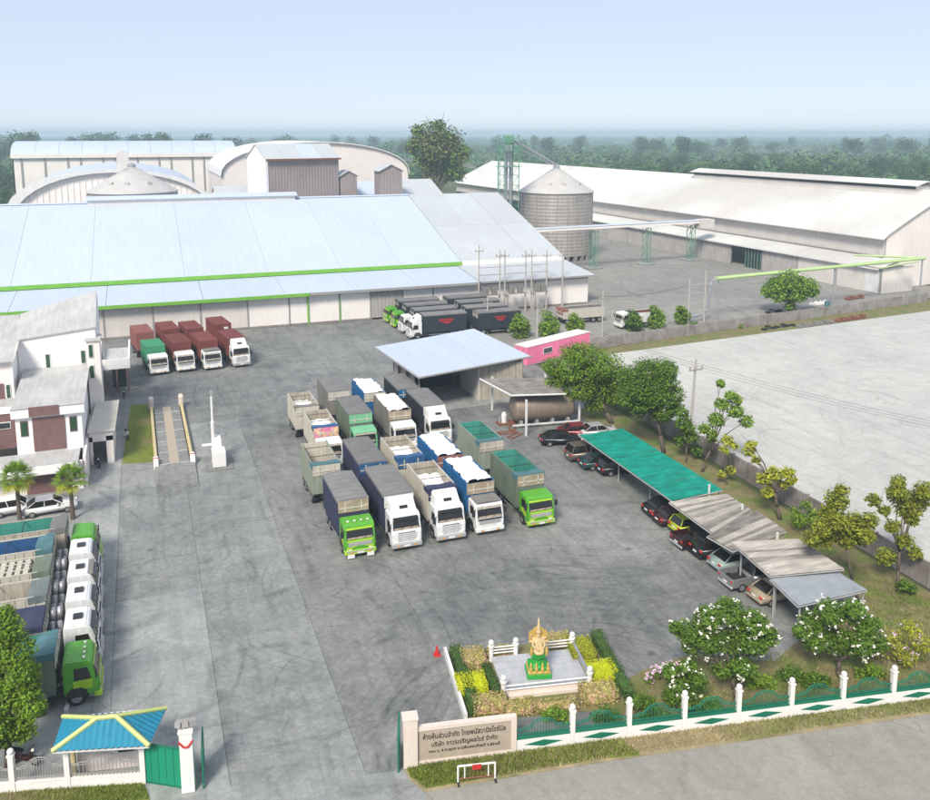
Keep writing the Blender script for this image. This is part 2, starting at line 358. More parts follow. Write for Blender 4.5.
def clip(poly, nx, ny, d):         # keep the side nx*x+ny*y >= d
    out = []
    for i in range(len(poly)):
        a = poly[i]; b = poly[(i + 1) % len(poly)]
        fa = nx * a[0] + ny * a[1] - d; fb = nx * b[0] + ny * b[1] - d
        if fa >= 0: out.append(a)
        if (fa >= 0) != (fb >= 0):
            t = fa / (fa - fb); out.append((a[0] + (b[0] - a[0]) * t, a[1] + (b[1] - a[1]) * t))
    return out
def quads_mesh(name, V, mat, smooth=False):   # V: (n,4,3) array of separate quads
    n = len(V); me = bpy.data.meshes.new(name)
    me.vertices.add(n * 4); me.loops.add(n * 4); me.polygons.add(n)
    me.vertices.foreach_set('co', V.reshape(-1).astype(np.float32))
    me.loops.foreach_set('vertex_index', np.arange(n * 4, dtype=np.int32))
    me.polygons.foreach_set('loop_start', np.arange(0, n * 4, 4, dtype=np.int32))
    me.materials.append(MATS[mat]); me.update(calc_edges=True); return me
# ================================================================ THE SETTING
FA, FB = P(408, 765), P(930, 698)                       # front fence line
FD = (FB - FA).normalized(); FN = Vector((-FD.y, FD.x, 0))   # along the fence, and into the yard
FANG = math.atan2(FD.y, FD.x)
GC = Vector((SP, CP, 0)) * 2600
def flat(name, pts, z, mat, th=.05, kind='structure', parent=None):
    return put(name, MB().sheet([(p[0], p[1], z) for p in pts], th).mesh(name, mat), parent, kind=kind)
flat('ground', [(-7000, -3000), (7000, -3000), (7000, 7000), (-7000, 7000)], -.12, 'field', .4)
# public road in front of the fence
RA, RB = P(420, 790), P(930, 712)
rd = (RB - RA).normalized(); rn = Vector((-rd.y, rd.x, 0))
flat('road', [RA - rd * 90, RB + rd * 120, RB + rd * 120 - rn * 30, RA - rd * 90 - rn * 30], -.02, 'asphalt')
flat('entrance_apron', [P(192, 790), P(409, 766), P(424, 792), P(424, 792) - rn * 1.2, P(150, 830), P(150, 792)], -.012, 'slab_pale')
flat('road_verge', [P(404, 767), P(930, 699), P(930, 699) + rd * 20, P(930, 714) + rd * 20, P(930, 714), P(800, 733), P(600, 762), P(424, 792), P(408, 778)], .03, 'verge', .12)
flat('lawn_strip', [P(0, 793), P(144, 783.5), P(150, 800), P(142, 812), P(-60, 830), P(-60, 800)], .03, 'turf', .12)
flat('green_verge', [P(406, 768), P(620, 739.5), P(640, 756), P(600, 759.5), P(428, 788.5), P(411, 778)], .036, 'turf', .1)
# factory yard of cast concrete slabs
yard = put('yard', MB().sheet([(-60, 20, -.035), (52.3, 20, -.035), (52.3, 148.6, -.035), (-60, 148.6, -.035)], .06).mesh('yard', 'joint'), kind='structure')
us = [-34, -25, -16, -10, -3.2, 2.7, 9.4, 16.4, 23.6, 30.6, 37.6, 45, 52.2]
vs_ = [20, 29, 38, 46.5, 55, 62.5, 72, 81.5, 91, 101, 112, 124, 136, 148.5]
gap = .012
LFA, LFB = P(0, 792), P(190, 780)
lfd = (LFB - LFA).normalized()
for i in range(len(us) - 1):
    for j in range(len(vs_) - 1):
        q = [(us[i] + gap, vs_[j] + gap), (us[i + 1] - gap, vs_[j] + gap), (us[i + 1] - gap, vs_[j + 1] - gap), (us[i] + gap, vs_[j + 1] - gap)]
        q = clip(q, FN.x, FN.y, FN.dot(FA) - .3)
        if len(q) < 3: continue
        put('slab', MB().sheet([(a, b, random.uniform(-.004, .004)) for a, b in q] if len(q) == 4 else [(a, b, 0) for a, b in q], .05).mesh('slab', 'slab_pale' if (us[i + 1] < 4 and vs_[j] < 60) or us[i + 1] < -2 and vs_[j] < 100 else 'slab_mid' if us[i + 1] < 10 and vs_[j] < 100 else 'slab_concrete'), yard)
# asphalted yard between the main warehouse and the big shed
flat('back_yard', [(52.4, 117.5), (160, 131), (170, 300), (60, 330), (-60, 330), (-60, 148.8), (52.4, 148.8)], -.03, 'asphalt_yard')
flat('wall_foot_strip', [(54, 105), (54.4, 114.2), (150, 128.2), (150, 118), (126, 118.5)], -.01, 'soil')
# pale concrete lot to the right
lot = put('parking_lot', MB().sheet([(54.6, 24, -.04), (190, 0, -.04), (190, 124, -.04), (54.6, 112, -.04)], .05).mesh('parking_lot', 'joint'), kind='structure')
A2, B2 = P(640, 350), P(928, 311)
d2 = (B2 - A2).normalized(); n2 = Vector((d2.y, -d2.x, 0))
for i in range(8):
    for j in range(10):
        u0 = 54.8 + i * 16.5; v0 = 18 + j * 11
        q = [(u0 + .015, v0 + .015), (u0 + 16.485, v0 + .015), (u0 + 16.485, v0 + 10.985), (u0 + .015, v0 + 10.985)]
        q = clip(q, n2.x, n2.y, n2.dot(A2))
        if len(q) < 3: continue
        put('slab', MB().sheet([(a, b, 0) for a, b in q], .05).mesh('slab', 'lot_concrete'), lot)
# planted ground by the wall
flat('garden_soil', [P(626, 734), P(612, 692), P(640, 672), P(690, 655), P(775, 662), P(806, 634), P(868, 600)] + [(45.6, 46), (46.2, 60), (46.4, 76), (47.5, 90), (52.2, 90), (52.2, 38), P(929, 697)], .05, 'soil', .1)
flat('weighbridge_lawn', [P(122, 464), P(153, 462), P(158, 404), P(131, 405)], .03, 'turf', .1)

# ================================================================ BUILDINGS
def sheet_roof(root, u0, u1, v0, z0, v1, z1, n, mat, th=.12, name='roof_sheet'):
    """a slope from (v0,z0) to (v1,z1) laid in n strips across u"""
    w_ = (u1 - u0) / n
    for i in range(n):
        a = u0 + i * w_ + .03; b = u0 + (i + 1) * w_ - .03; lift = .0 if i % 2 else .03
        part(root, name, MB().sheet([(a, v0, z0 + lift), (b, v0, z0 + lift), (b, v1, z1 + lift), (a, v1, z1 + lift)], th), mat)
# ---- main warehouse
W0, W1, VW, WT = -62.0, 58.6, 148.8, 5.2
mw = thing('warehouse', 'long warehouse with pale blue roof and lime green eaves behind the yard', 'warehouse', (0, VW, 0))
def rel(t): return lambda *a: None
mw.location = (0, 0, 0)
seams = [-62, -50, -38, -27.2, -21.0, -8.6, 6.8, 21.5, 35, 47, 59.2]
for a, b in zip(seams[:-1], seams[1:]):
    part(mw, 'roof_sheet', MB().sheet([(a + .02, 160.6, 7.7), (b - .02, 160.6, 7.7), (b - .02, 196.6, 18.7), (a + .02, 196.6, 18.7)], .12), 'roof_blue')
    part(mw, 'roof_sheet', MB().sheet([(a + .04, 196.65, 18.7), (b - .04, 196.65, 18.7), (b - .04, 232, 7.7), (a + .04, 232, 7.7)], .12), 'roof_blue')
part(mw, 'roof_deck', MB().sheet([(W0, 160.7, 7.5), (59, 160.7, 7.5), (59, 196.6, 18.5), (W0, 196.6, 18.5)], .1), 'roof_grey')
part(mw, 'ridge_cap', MB().prof([(195.9, 18.62), (196.6, 18.88), (197.3, 18.62)], W0, 59.3), 'roof_blue')
part(mw, 'upper_fascia', MB().box(W0, 59.3, 160.3, 160.55, 7.05, 7.75), 'lime')
part(mw, 'clerestory_wall', MB().box(W0, 59, 160.7, 160.9, 6.4, 7.3), 'dark')
ls = [-62, -48, -34, -20, -6, 9, 22.5, 34.5, 46.5, 58.2]
for a, b in zip(ls[:-1], ls[1:]):
    part(mw, 'lean_to_sheet', MB().sheet([(a + .03, 147.6, 5.75), (b - .03, 147.6, 5.75), (b - .03, 160.5, 6.95), (a + .03, 160.5, 6.95)], .1), 'roof_blue')
part(mw, 'lean_to_fascia', MB().box(W0, 26.6, 147.35, 147.57, 5.25, 5.8), 'lime')
part(mw, 'lean_to_fascia', MB().box(26.65, 58.2, 147.4, 147.57, 5.35, 5.78), 'trim_grey')
# front wall panels
edges = [-62, -52, -42, -32, -22, -14, -6.5, 1, 8.5, 16.2, 23.2, 26.5, 32.0, 37.6, 43.6, 49.4, 58.6]
for k, (a, b) in enumerate(zip(edges[:-1], edges[1:])):
    m_ = 'wall_dirty' if b < 17 else ('wall_grey' if a in (37.6,) else 'wall_white')
    part(mw, 'wall_panel', MB().box(a + .05, b - .05, VW, VW + .25, 0, WT + .2), m_)
    part(mw, 'column', MB().box(b - .12, b + .12, VW - .1, VW + .2, 0, WT + .1), 'trim_grey')
part(mw, 'gate_frame', MB().box(26.3, 26.6, VW - .2, VW - .08, 0, 5.1).box(32, 32.15, VW - .2, VW - .08, 0, 5.1), 'lime')
part(mw, 'sliding_door', MB().box(37.9, 43.4, VW - .16, VW - .06, .05, 4.7), 'wall_grey')
for i in range(8):
    part(mw, 'door_batten', MB().box(38.2 + i * .7, 38.26 + i * .7, VW - .2, VW - .165, .1, 4.6), 'trim_grey')
part(mw, 'wall_plinth', MB().box(W0, 58.6, VW - .16, VW - .02, 0, .35), 'concrete_wall')
part(mw, 'rear_wall', MB().box(W0, 59, 231, 231.2, 0, 7.6), 'wall_dirty')
# ridge ventilator
rv = part(mw, 'ridge_ventilator', MB().box(-10, 32.5, 195.2, 198.2, 18.3, 19.3), 'wall_white')
part(rv, 'ventilator_roof', MB().sheet([(-10.5, 194.6, 19.35), (33, 194.6, 19.35), (33, 196.7, 20.0), (-10.5, 196.7, 20.0)], .1).sheet([(-10.5, 196.72, 20.0), (33, 196.72, 20.0), (33, 198.8, 19.35), (-10.5, 198.8, 19.35)], .1), 'roof_blue')
# ---- grey-roofed extension
ex = thing('warehouse_extension', 'grey roofed warehouse extension with a low lean-to beside the big silo', 'warehouse')
E1 = 81.4
sheet_roof(ex, 59.24, E1 + .6, 160.8, 7.76, 178, 13.02, 3, 'roof_grey')
sheet_roof(ex, 59.24, E1 + .6, 178.1, 13.05, 196.6, 18.72, 3, 'roof_grey')
sheet_roof(ex, 59.24, E1 + .6, 196.65, 18.72, 232, 7.7, 3, 'roof_grey')
part(ex, 'fascia', MB().box(59.4, E1 + .6, 160.5, 160.75, 6.9, 7.8), 'wall_white')
sheet_roof(ex, 58.25, E1 + .8, 147.5, 5.78, 160.45, 6.98, 3, 'roof_grey')
part(ex, 'eave_gutter', MB().box(58.25, E1 + .8, 147.25, 147.43, 5.5, 5.8), 'trim_grey')
xe = [58.75, 64.3, 70, 75.6, E1]
for a, b in zip(xe[:-1], xe[1:]):
    part(ex, 'wall_panel', MB().box(a + .05, b - .05, VW, VW + .25, .3, 5.0), 'wall_white')
part(ex, 'vent_band', MB().box(58.8, E1, VW + .05, VW + .2, 5.0, 5.7), 'wall_brown')
part(ex, 'wall_plinth', MB().box(58.8, E1, VW - .1, VW + .2, 0, .3), 'concrete_wall')
part(ex, 'gable_wall', MB().prof([(VW + .3, 0), (232, 0), (232, 8), (196.6, 18.4), (160.9, 7.5), (160.7, 6.7), (VW + .3, 5.6)], E1 - .2, E1), 'wall_white')

# ---- silos
def silo(name, label, c, r, ze, za, base_open=False):
    root = thing(name, label, 'silo', c)
    n = 40
    b0 = 1.3 if base_open else 0
    part(root, 'wall', MB().lathe([(r, b0), (r, ze)], n), 'silo_steel', smooth=False)
    for i in range(22):
        t = 2 * math.pi * i / 22
        part(root, 'stiffener', MB().box(-.09, .09, -.08, .12, b0, ze), 'trim_grey', loc=(r * math.cos(t), r * math.sin(t), 0), rz=t - math.pi / 2)
    ro = part(root, 'cone_roof', MB().lathe([(r + .35, ze - .1), (r + .3, ze + .1), (r * .52, ze + (za - ze) * .56), (r * .12, za - .2), (r * .1, za)], n), 'silo_roof')
    for i in range(20):
        t = 2 * math.pi * i / 20
        part(ro, 'roof_rib', MB().tube((r * math.cos(t), r * math.sin(t), ze + .16), (r * .12 * math.cos(t), r * .12 * math.sin(t), za - .1), .07, n=4), 'silo_roof')
    part(root, 'eave_ring', MB().lathe([(r + .12, ze - .35), (r + .12, ze - .1)], n), 'trim_grey')
    for t in (R(-60), R(-130), R(-100)):
        part(ro, 'roof_vent', MB().box(-.35, .35, -.5, .5, -.1, .7), 'silo_roof', loc=(r * .72 * math.cos(t), r * .72 * math.sin(t), ze + (za - ze) * .31), rz=t)
    part(root, 'head', MB().lathe([(.9, za - .2), (.9, za + .7), (.3, za + 1.1)], 12), 'galv')
    if base_open:
        for i in range(26):
            t = 2 * math.pi * i / 26
            part(root, 'pier', MB().box(-.45, .45, -.4, .4, 0, 1.35), 'concrete_wall', loc=((r - .3) * math.cos(t), (r - .3) * math.sin(t), 0), rz=t)
        part(root, 'plenum', MB().lathe([(r - .9, 0), (r - .9, 1.3)], 30), 'dark')
        for q in ((.1,), (.9,)):
            part(root, 'hatch', MB().box(-1.0, 1.0, -.1, .25, ze - .9, ze - .45), 'trim_grey', loc=(r * math.cos(R(-78)), r * math.sin(R(-78)), -q[0] * 1.0), rz=R(12))
    return root
SB = P(555, 262); SB2 = SB + Vector((SB.x, SB.y, 0)).normalized() * 9.7; silo('grain_silo', 'large steel grain silo on concrete piers beside the green elevator tower', (SB2.x, SB2.y, 0), 9.7, 17.7, 23.6, True)
s2 = pv(133, 191, 215); silo('grain_silo', 'steel grain silo cone rising behind the ridge of the long warehouse', (s2.x, 215, 0), 9.7, s2.z, s2.z + 5.4)

# ---- elevator tower with spout
et = thing('elevator_tower', 'green lattice bucket elevator tower beside the large silo', 'tower', (87.6, 203, 0))
hw = 2.0
for sx in (-1, 1):
    for sy in (-1, 1):
        part(et, 'leg', MB().tube((sx * hw, sy * hw, 0), (sx * hw, sy * hw, 32.5), .12, n=6), 'green_steel')
for k in range(13):
    z0 = k * 2.5; z1 = z0 + 2.5; mb = MB()
    for s in (-1, 1):
        mb.tube((-hw, s * hw, z0), (hw, s * hw, z1 if k % 2 else z0 + 2.5), .05, n=4); mb.tube((s * hw, -hw, z1), (s * hw, hw, z0), .05, n=4)
        mb.tube((-hw, s * hw, z1), (hw, s * hw, z1), .05, n=4); mb.tube((s * hw, -hw, z1), (s * hw, hw, z1), .05, n=4)
    part(et, 'bracing', mb, 'green_steel')
for x in (-.55, .55):
    part(et, 'elevator_leg', MB().box(x - .28, x + .28, -.3, .3, 0, 31), 'galv')
part(et, 'head_platform', MB().box(-2.6, 2.6, -2.6, 2.6, 28.6, 28.75), 'green_steel')
part(et, 'lower_platform', MB().box(-2.6, 2.6, -2.6, 2.6, 24.6, 24.7), 'green_steel')
mb = MB()
for s in (-1, 1):
    for t in range(-2, 3): mb.tube((t * 1.2, s * 2.5, 28.7), (t * 1.2, s * 2.5, 29.9), .06, n=4).tube((s * 2.5, t * 1.2, 28.7), (s * 2.5, t * 1.2, 29.9), .06, n=4)
    mb.box(-2.5, 2.5, s * 2.5 - .05, s * 2.5 + .05, 29.85, 29.95).box(s * 2.5 - .05, s * 2.5 + .05, -2.5, 2.5, 29.85, 29.95)
part(et, 'guard_rail', mb, 'green_steel')
part(et, 'elevator_head', MB().box(-1.3, 1.3, -.6, .6, 30.3, 32.4), 'green_steel', bevel=.2)
mb = MB()
for k in range(9): mb.tube((-hw - .6, 0, k * 3.2), (-hw - .6, 1.2, k * 3.2), .06, n=4)
part(et, 'ladder_cage', MB().tube((-hw - .5, -.4, 0), (-hw - .5, -.4, 29), .07, n=4).tube((-hw - .5, .4, 0), (-hw - .5, .4, 29), .07, n=4), 'green_steel')
part(et, 'spout', MB().tube((1.2, 0, 31.3), (SB2.x - 87.6, SB2.y - 203, 24.6), .32, n=10), 'galv')
part(et, 'spout_truss', MB().tube((1.6, 0, 29.6), (SB2.x - 87.6 - 2, SB2.y - 203 - .9, 24.8), .1, n=5), 'galv')

# ---- conveyor bridge
cv = thing('conveyor_bridge', 'pale covered conveyor bridge on green trestles crossing the back yard', 'conveyor')
c0, c1 = pv(530, 231, 186), pv(706, 224, 190)
d = (c1 - c0); dl = d.length
part(cv, 'gallery', MB().box(0, dl, -.7, .7, -.25, .4), 'wall_white', loc=c0, rz=math.atan2(d.y, d.x))
part(cv, 'gallery_roof', MB().prof([(-.85, .42), (0, .7), (.85, .42)], 0, dl), 'roof_blue', loc=c0, rz=math.atan2(d.y, d.x))
part(cv, 'drive_house', MB().box(-2.6, 1.6, -1.4, 1.4, -.9, 1.3), 'wall_dirty', loc=c1)
for px, py in ((593, 268), (646, 264), (690, 260)):
    b = P(px, py); mb = MB(); zt = 9.3
    for s in (-.75, .75):
        for q in (-.75, .75): mb.tube((s, q, 0), (s, q, zt), .09, n=5)
    for k in range(5):
        z0 = k * 1.86
        mb.tube((-.75, -.75, z0), (.75, -.75, z0 + 1.86), .07, n=4).tube((.75, -.75, z0), (-.75, -.75, z0 + 1.86), .07, n=4).tube((-.75, .75, z0), (-.75, -.75, z0 + 1.86), .07, n=4).tube((-.75, -.75, z0 + 1.8), (.75, -.75, z0 + 1.8), .07, n=4)
    tr = part(cv, 'trestle', mb, 'green_steel', loc=(b.x, b.y, 0)); part(tr, 'footing', MB().box(-2.0, 2.0, -1.6, 1.6, 0, .35), 'slab_pale', bevel=.08)

# ---- big right-hand shed, turned a few degrees off the grid
RWA = R(3.0)
e0 = P(887, 235, 11.6)
rw = thing('grain_shed', 'huge grain shed with weathered curved roof and long ridge monitor on the right', 'shed', (e0.x, e0.y, 0), RWA)
LEN = 235.0; EZ = 11.6; RZ = 20.4; RX = 17.5
nb = 9; bl = LEN / nb
def rp(t):    # roof outline from eave (t=0) to ridge (t=1)
    x = -1.6 + t * (RX + 1.6)
    z = EZ - .5 + (RZ - EZ + .5) * (t ** .93)
    if t < .06: z = EZ - .75 + t / .06 * .95
    return x, z
ts = [0, .02, .06, .15, .35, .6, .8, 1]
for i in range(nb):
    y0 = i * bl - .8 + .05; y1 = (i + 1) * bl - .8 - .05
    for side in (0, 1):
        mb = MB(); pts = [rp(t) for t in ts]
        if side: pts = [(2 * RX - x, z) for x, z in pts]
        vs = [(x, y0, z) for x, z in pts] + [(x, y1, z) for x, z in pts]; n = len(pts)
        vs += [(x, y, z - .2) for x, y, z in vs]
        fs = [(k, k + 1, n + k + 1, n + k) for k in range(n - 1)] + [(2 * n + n + k, 2 * n + n + k + 1, 2 * n + k + 1, 2 * n + k) for k in range(n - 1)]
        fs += [(k, 2 * n + k, 2 * n + k + 1, k + 1) for k in range(n - 1)] + [(n + k + 1, 3 * n + k + 1, 3 * n + k, n + k) for k in range(n - 1)] + [(0, n, 3 * n, 2 * n), (n - 1, 3 * n - 1, 4 * n - 1, 2 * n - 1)]
        part(rw, 'roof_sheet', mb.add(vs, fs), 'roof_old')
part(rw, 'upper_wall', MB().box(0, .3, 0, LEN, 6.5, EZ + .1), 'wall_dirty')
part(rw, 'gable_wall', MB().prof([(0, 0), (2 * RX, 0), (2 * RX, EZ), (RX, RZ - .3), (0, EZ)], -.05, .25, ax=1), 'wall_pink')
part(rw, 'far_gable_wall', MB().prof([(0, 0), (2 * RX, 0), (2 * RX, EZ), (RX, RZ - .3), (0, EZ)], LEN - .3, LEN - .1, ax=1), 'wall_grey')
for k in range(5):
    part(rw, 'gable_batten', MB().box(3 + k * 6, 3.1 + k * 6, -.12, -.06, 0, min(EZ + (3 + k * 6) * .5, EZ + (2 * RX - 3 - k * 6) * .5) - .4), 'wall_pink')
mo = part(rw, 'ridge_monitor', MB().box(RX - 2.6, RX + 2.6, 6, 84, RZ - 1.4, RZ + .9), 'wall_dirty')
part(mo, 'monitor_roof', MB().sheet([(RX - 3.4, 5, RZ + 1.0), (RX, 5, RZ + 2.0), (RX, 85, RZ + 2.0), (RX - 3.4, 85, RZ + 1.0)], .15).sheet([(RX, 5, RZ + 2.0), (RX + 3.4, 5, RZ + 1.0), (RX + 3.4, 85, RZ + 1.0), (RX, 85, RZ + 2.0)], .15), 'roof_old')
part(mo, 'monitor_louvre', MB().box(RX - 2.72, RX - 2.62, 6, 84, RZ + .15, RZ + .8), 'dark')
# lean-to along the left side
lx = -5.6
for i in range(14):
    y0 = -4 + i * 11.5; y1 = y0 + 11.5
    part(rw, 'lean_to_sheet', MB().sheet([(lx - .7, y0 + .04, 5.3), (-.02, y0 + .04, 6.9), (-.02, y1 - .04, 6.9), (lx - .7, y1 - .04, 5.3)], .12), 'roof_old')
    if i != 3:
        part(rw, 'wall_panel', MB().box(lx, lx + .2, y0 + .1, y1 - .1, 0, 5.25), 'wall_dirty' if i < 2 else 'wall_grey')
    part(rw, 'column', MB().box(lx - .15, lx + .3, y0 - .12, y0 + .12, 0, 5.25), 'trim_grey')
part(rw, 'eave_gutter', MB().box(lx - .85, lx - .72, -4, 157, 5.0, 5.32), 'trim_white')
part(rw, 'door_leaf', MB().box(lx + .02, lx + .12, 31.0, 36.5, 0, 5.0), 'dark')
for k in range(6): part(rw, 'door_frame', MB().box(lx - .1, lx, 31.0 + k * 1.06, 31.15 + k * 1.06, 0, 5.1), 'green_steel')
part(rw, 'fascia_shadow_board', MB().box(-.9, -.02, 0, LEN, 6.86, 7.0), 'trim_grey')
# annex on the near end with a lime edged flat roof
part(rw, 'annex_wall', MB().box(lx, 3.8, -4.05, -3.85, 0, 5.3), 'wall_pink')
part(rw, 'annex_door', MB().box(lx - .1, lx - .02, -3.6, -.2, .05, 4.9), 'trim_white')
part(rw, 'annex_roof', MB().sheet([(lx - .8, -4.6, 5.5), (4.4, -4.6, 6.3), (4.4, -.1, 6.5), (lx - .8, -.1, 5.7)], .12), 'porch_roof')
part(rw, 'annex_edge', MB().tube((lx - .8, -4.7, 5.55), (4.4, -4.7, 6.35), .14, n=6), 'pipe_lime')

# ---- buildings behind the main warehouse
def vault(name, label, u0, u1, v0, v1, ze, zt, wall_m, roof_m, ribs=0, rz=0, over=1.2, n=18):
    root = thing(name, label, 'building', ((u0 + u1) / 2, v0, 0), rz)
    hw_ = (u1 - u0) / 2; L_ = v1 - v0
    arc = [(-hw_ * math.cos(math.pi * i / n), ze + (zt - ze) * math.sin(math.pi * i / n) ** .9) for i in range(n + 1)]
    part(root, 'end_wall', MB().prof([(-hw_, 0)] + arc + [(hw_, 0)], 0, .3, ax=1), wall_m)
    part(root, 'rear_wall', MB().prof([(-hw_, 0)] + arc + [(hw_, 0)], L_ - .4, L_ - .1, ax=1), wall_m)
    out = [(x * 1.012, z + .35) for x, z in arc]
    mb = MB(); vv = [(x, -over, z) for x, z in out] + [(x, L_, z) for x, z in out] + [(x, -over, z - .3) for x, z in out] + [(x, L_, z - .3) for x, z in out]
    k = n + 1
    fs = [(i, i + 1, k + i + 1, k + i) for i in range(n)] + [(2 * k + i, i, i + 1, 2 * k + i + 1)[::-1] for i in range(n)] + [(3 * k + i, 3 * k + i + 1, 2 * k + i + 1, 2 * k + i) for i in range(n)] + [(k + i, k + i + 1, 3 * k + i + 1, 3 * k + i) for i in range(n)]
    part(root, 'arched_roof', mb.add(vv, fs), roof_m, smooth=False)
    if ribs:
        rim = [(x * 1.02, z + .5) for x, z in arc]; ri = [(x * (1 - (.05 if x < 0 else .012) * abs(x) / hw_), z - .4 - (1.2 if x < 0 else .2) * (abs(x) / hw_) ** 2) for x, z in arc]
        part(root, 'arch_rim', MB().add([(x, -over - .4, z) for x, z in rim] + [(x, -over - .4, z) for x, z in ri] + [(x, -over - .1, z) for x, z in rim] + [(x, -over - .1, z) for x, z in ri], [(i, i + 1, n + 2 + i, n + 1 + i) for i in range(n)] + [(2 * n + 2 + i, 3 * n + 3 + i, 3 * n + 4 + i, 2 * n + 3 + i) for i in range(n)] + [(i + 1, i, 2 * n + 2 + i, 2 * n + 3 + i) for i in range(n)] + [(n + 1 + i, n + 2 + i, 3 * n + 4 + i, 3 * n + 3 + i) for i in range(n)]), 'trim_white')
    part(root, 'side_wall', MB().box(-hw_, -hw_ + .3, .1, L_, 0, ze), wall_m)
    part(root, 'side_wall', MB().box(hw_ - .3, hw_, .1, L_, 0, ze), wall_m)
    for i in range(ribs):
        x = -hw_ + (i + .5) * 2 * hw_ / ribs; z = ze + (zt - ze) * (1 - (x / hw_) ** 2) ** .45 - .5
        part(root, 'rib', MB().box(x - .12, x + .12, -.16, -.02, 0, z), wall_m)
    return root
a0, a1 = pv(12, 155, 420), pv(235, 153, 420)
ha = thing('storage_hall', 'long white storage hall with rounded roof on the far left skyline', 'building', (0, 420, 0))
part(ha, 'front_wall', MB().box(a0.x, a1.x, 0, .4, 0, a0.z), 'wall_white')
for k in range(12):
    x = a0.x + 5 + k * (a1.x - a0.x - 10) / 11 + ((k * 37) % 5 - 2) * .8
    part(ha, 'pilaster', MB().box(x - .35, x + .35, -.35, -.02, 0, a0.z - .2), 'trim_grey')
nn = 8; ar = [(22 - 23.2 * math.cos(math.pi / 2 * i / nn), a0.z + .1 + 5.6 * math.sin(math.pi / 2 * i / nn)) for i in range(nn + 1)]
for k in range(10):
    x0 = a0.x - .5 + k * (a1.x - a0.x + 1) / 10; x1 = a0.x - .5 + (k + 1) * (a1.x - a0.x + 1) / 10
    part(ha, 'roof_sheet', MB().prof(ar + [(y, z - .3) for y, z in ar[::-1]], x0 + .05, x1 - .05), 'roof_blue')
part(ha, 'eave_band', MB().box(a0.x - .6, a1.x + .6, -1.25, -1.0, a0.z - 1.4, a0.z + .3), 'wall_white')
part(ha, 'end_wall', MB().prof([(0, 0), (44, 0), (44, a0.z), (22, a0.z + 5.3), (0, a0.z)], a1.x - .4, a1.x), 'wall_pink')
part(ha, 'end_wall', MB().prof([(0, 0), (44, 0), (44, a0.z), (22, a0.z + 5.3), (0, a0.z)], a0.x, a0.x + .4), 'wall_pink')
vb = vault('vaulted_shed', 'white barrel vaulted shed with ribbed end wall behind the far silo', pv(8, 205, 262).x, pv(212, 205, 262).x, 262, 330, 11.0, 22.6, 'wall_white', 'roof_blue', 34, 0, .9)
part(vb, 'ridge_cupola', MB().prof([(-1.6, 22), (1.6, 22), (1.6, 27.2), (0, 28.2), (-1.6, 27.2)], 6, 10, ax=1), 'wall_dirty', loc=(pv(122, 150, 268).x - vb.location.x, 0, 0))
vault('arched_hall', 'broad arched hall with pinkish end wall behind the brown tower building', pv(222, 180, 292).x, pv(408, 168, 292).x, 292, 350, 19.0, 29.8, 'wall_pink', 'trim_white', 0, 0, 1.0)
# brown tower building
tb = thing('mill_building', 'tall brown corrugated mill building with gabled metal roof and pale left side', 'building', (pv(267, 170, 226).x, 226, 0), R(16))
wd = 20.2; dp = 12.0; zt = 26.6
part(tb, 'front_wall', MB().box(0, wd, 0, .3, 0, zt), 'wall_brown')
part(tb, 'side_wall', MB().prof([(0.02, 0), (dp, 0), (dp, zt), (dp / 2, zt + 3.4), (0.02, zt)], -.3, -.01), 'wall_white')
part(tb, 'side_wall', MB().prof([(0.02, 0), (dp, 0), (dp, zt), (dp / 2, zt + 3.4), (0.02, zt)], wd + .01, wd + .3), 'wall_brown')
for k in range(4):
    x0 = -.6 + k * (wd + 1.2) / 4
    part(tb, 'roof_sheet', MB().sheet([(x0 + .03, -.8, zt - .2), (x0 + 5.32, -.8, zt - .2), (x0 + 5.32, dp / 2, zt + 3.6), (x0 + .03, dp / 2, zt + 3.6)], .2), 'roof_blue' if k == 2 else 'roof_grey')
    part(tb, 'roof_sheet', MB().sheet([(x0 + .03, dp / 2 + .02, zt + 3.6), (x0 + 5.32, dp / 2 + .02, zt + 3.6), (x0 + 5.32, dp + .8, zt - .2), (x0 + .03, dp + .8, zt - .2)], .2), 'roof_grey')
part(tb, 'corner_trim', MB().box(-.35, .25, -.12, -.02, 0, zt), 'trim_white')
part(tb, 'eave_trim', MB().box(-.6, wd + .6, -1.0, -.82, zt - .55, zt - .1), 'rust')
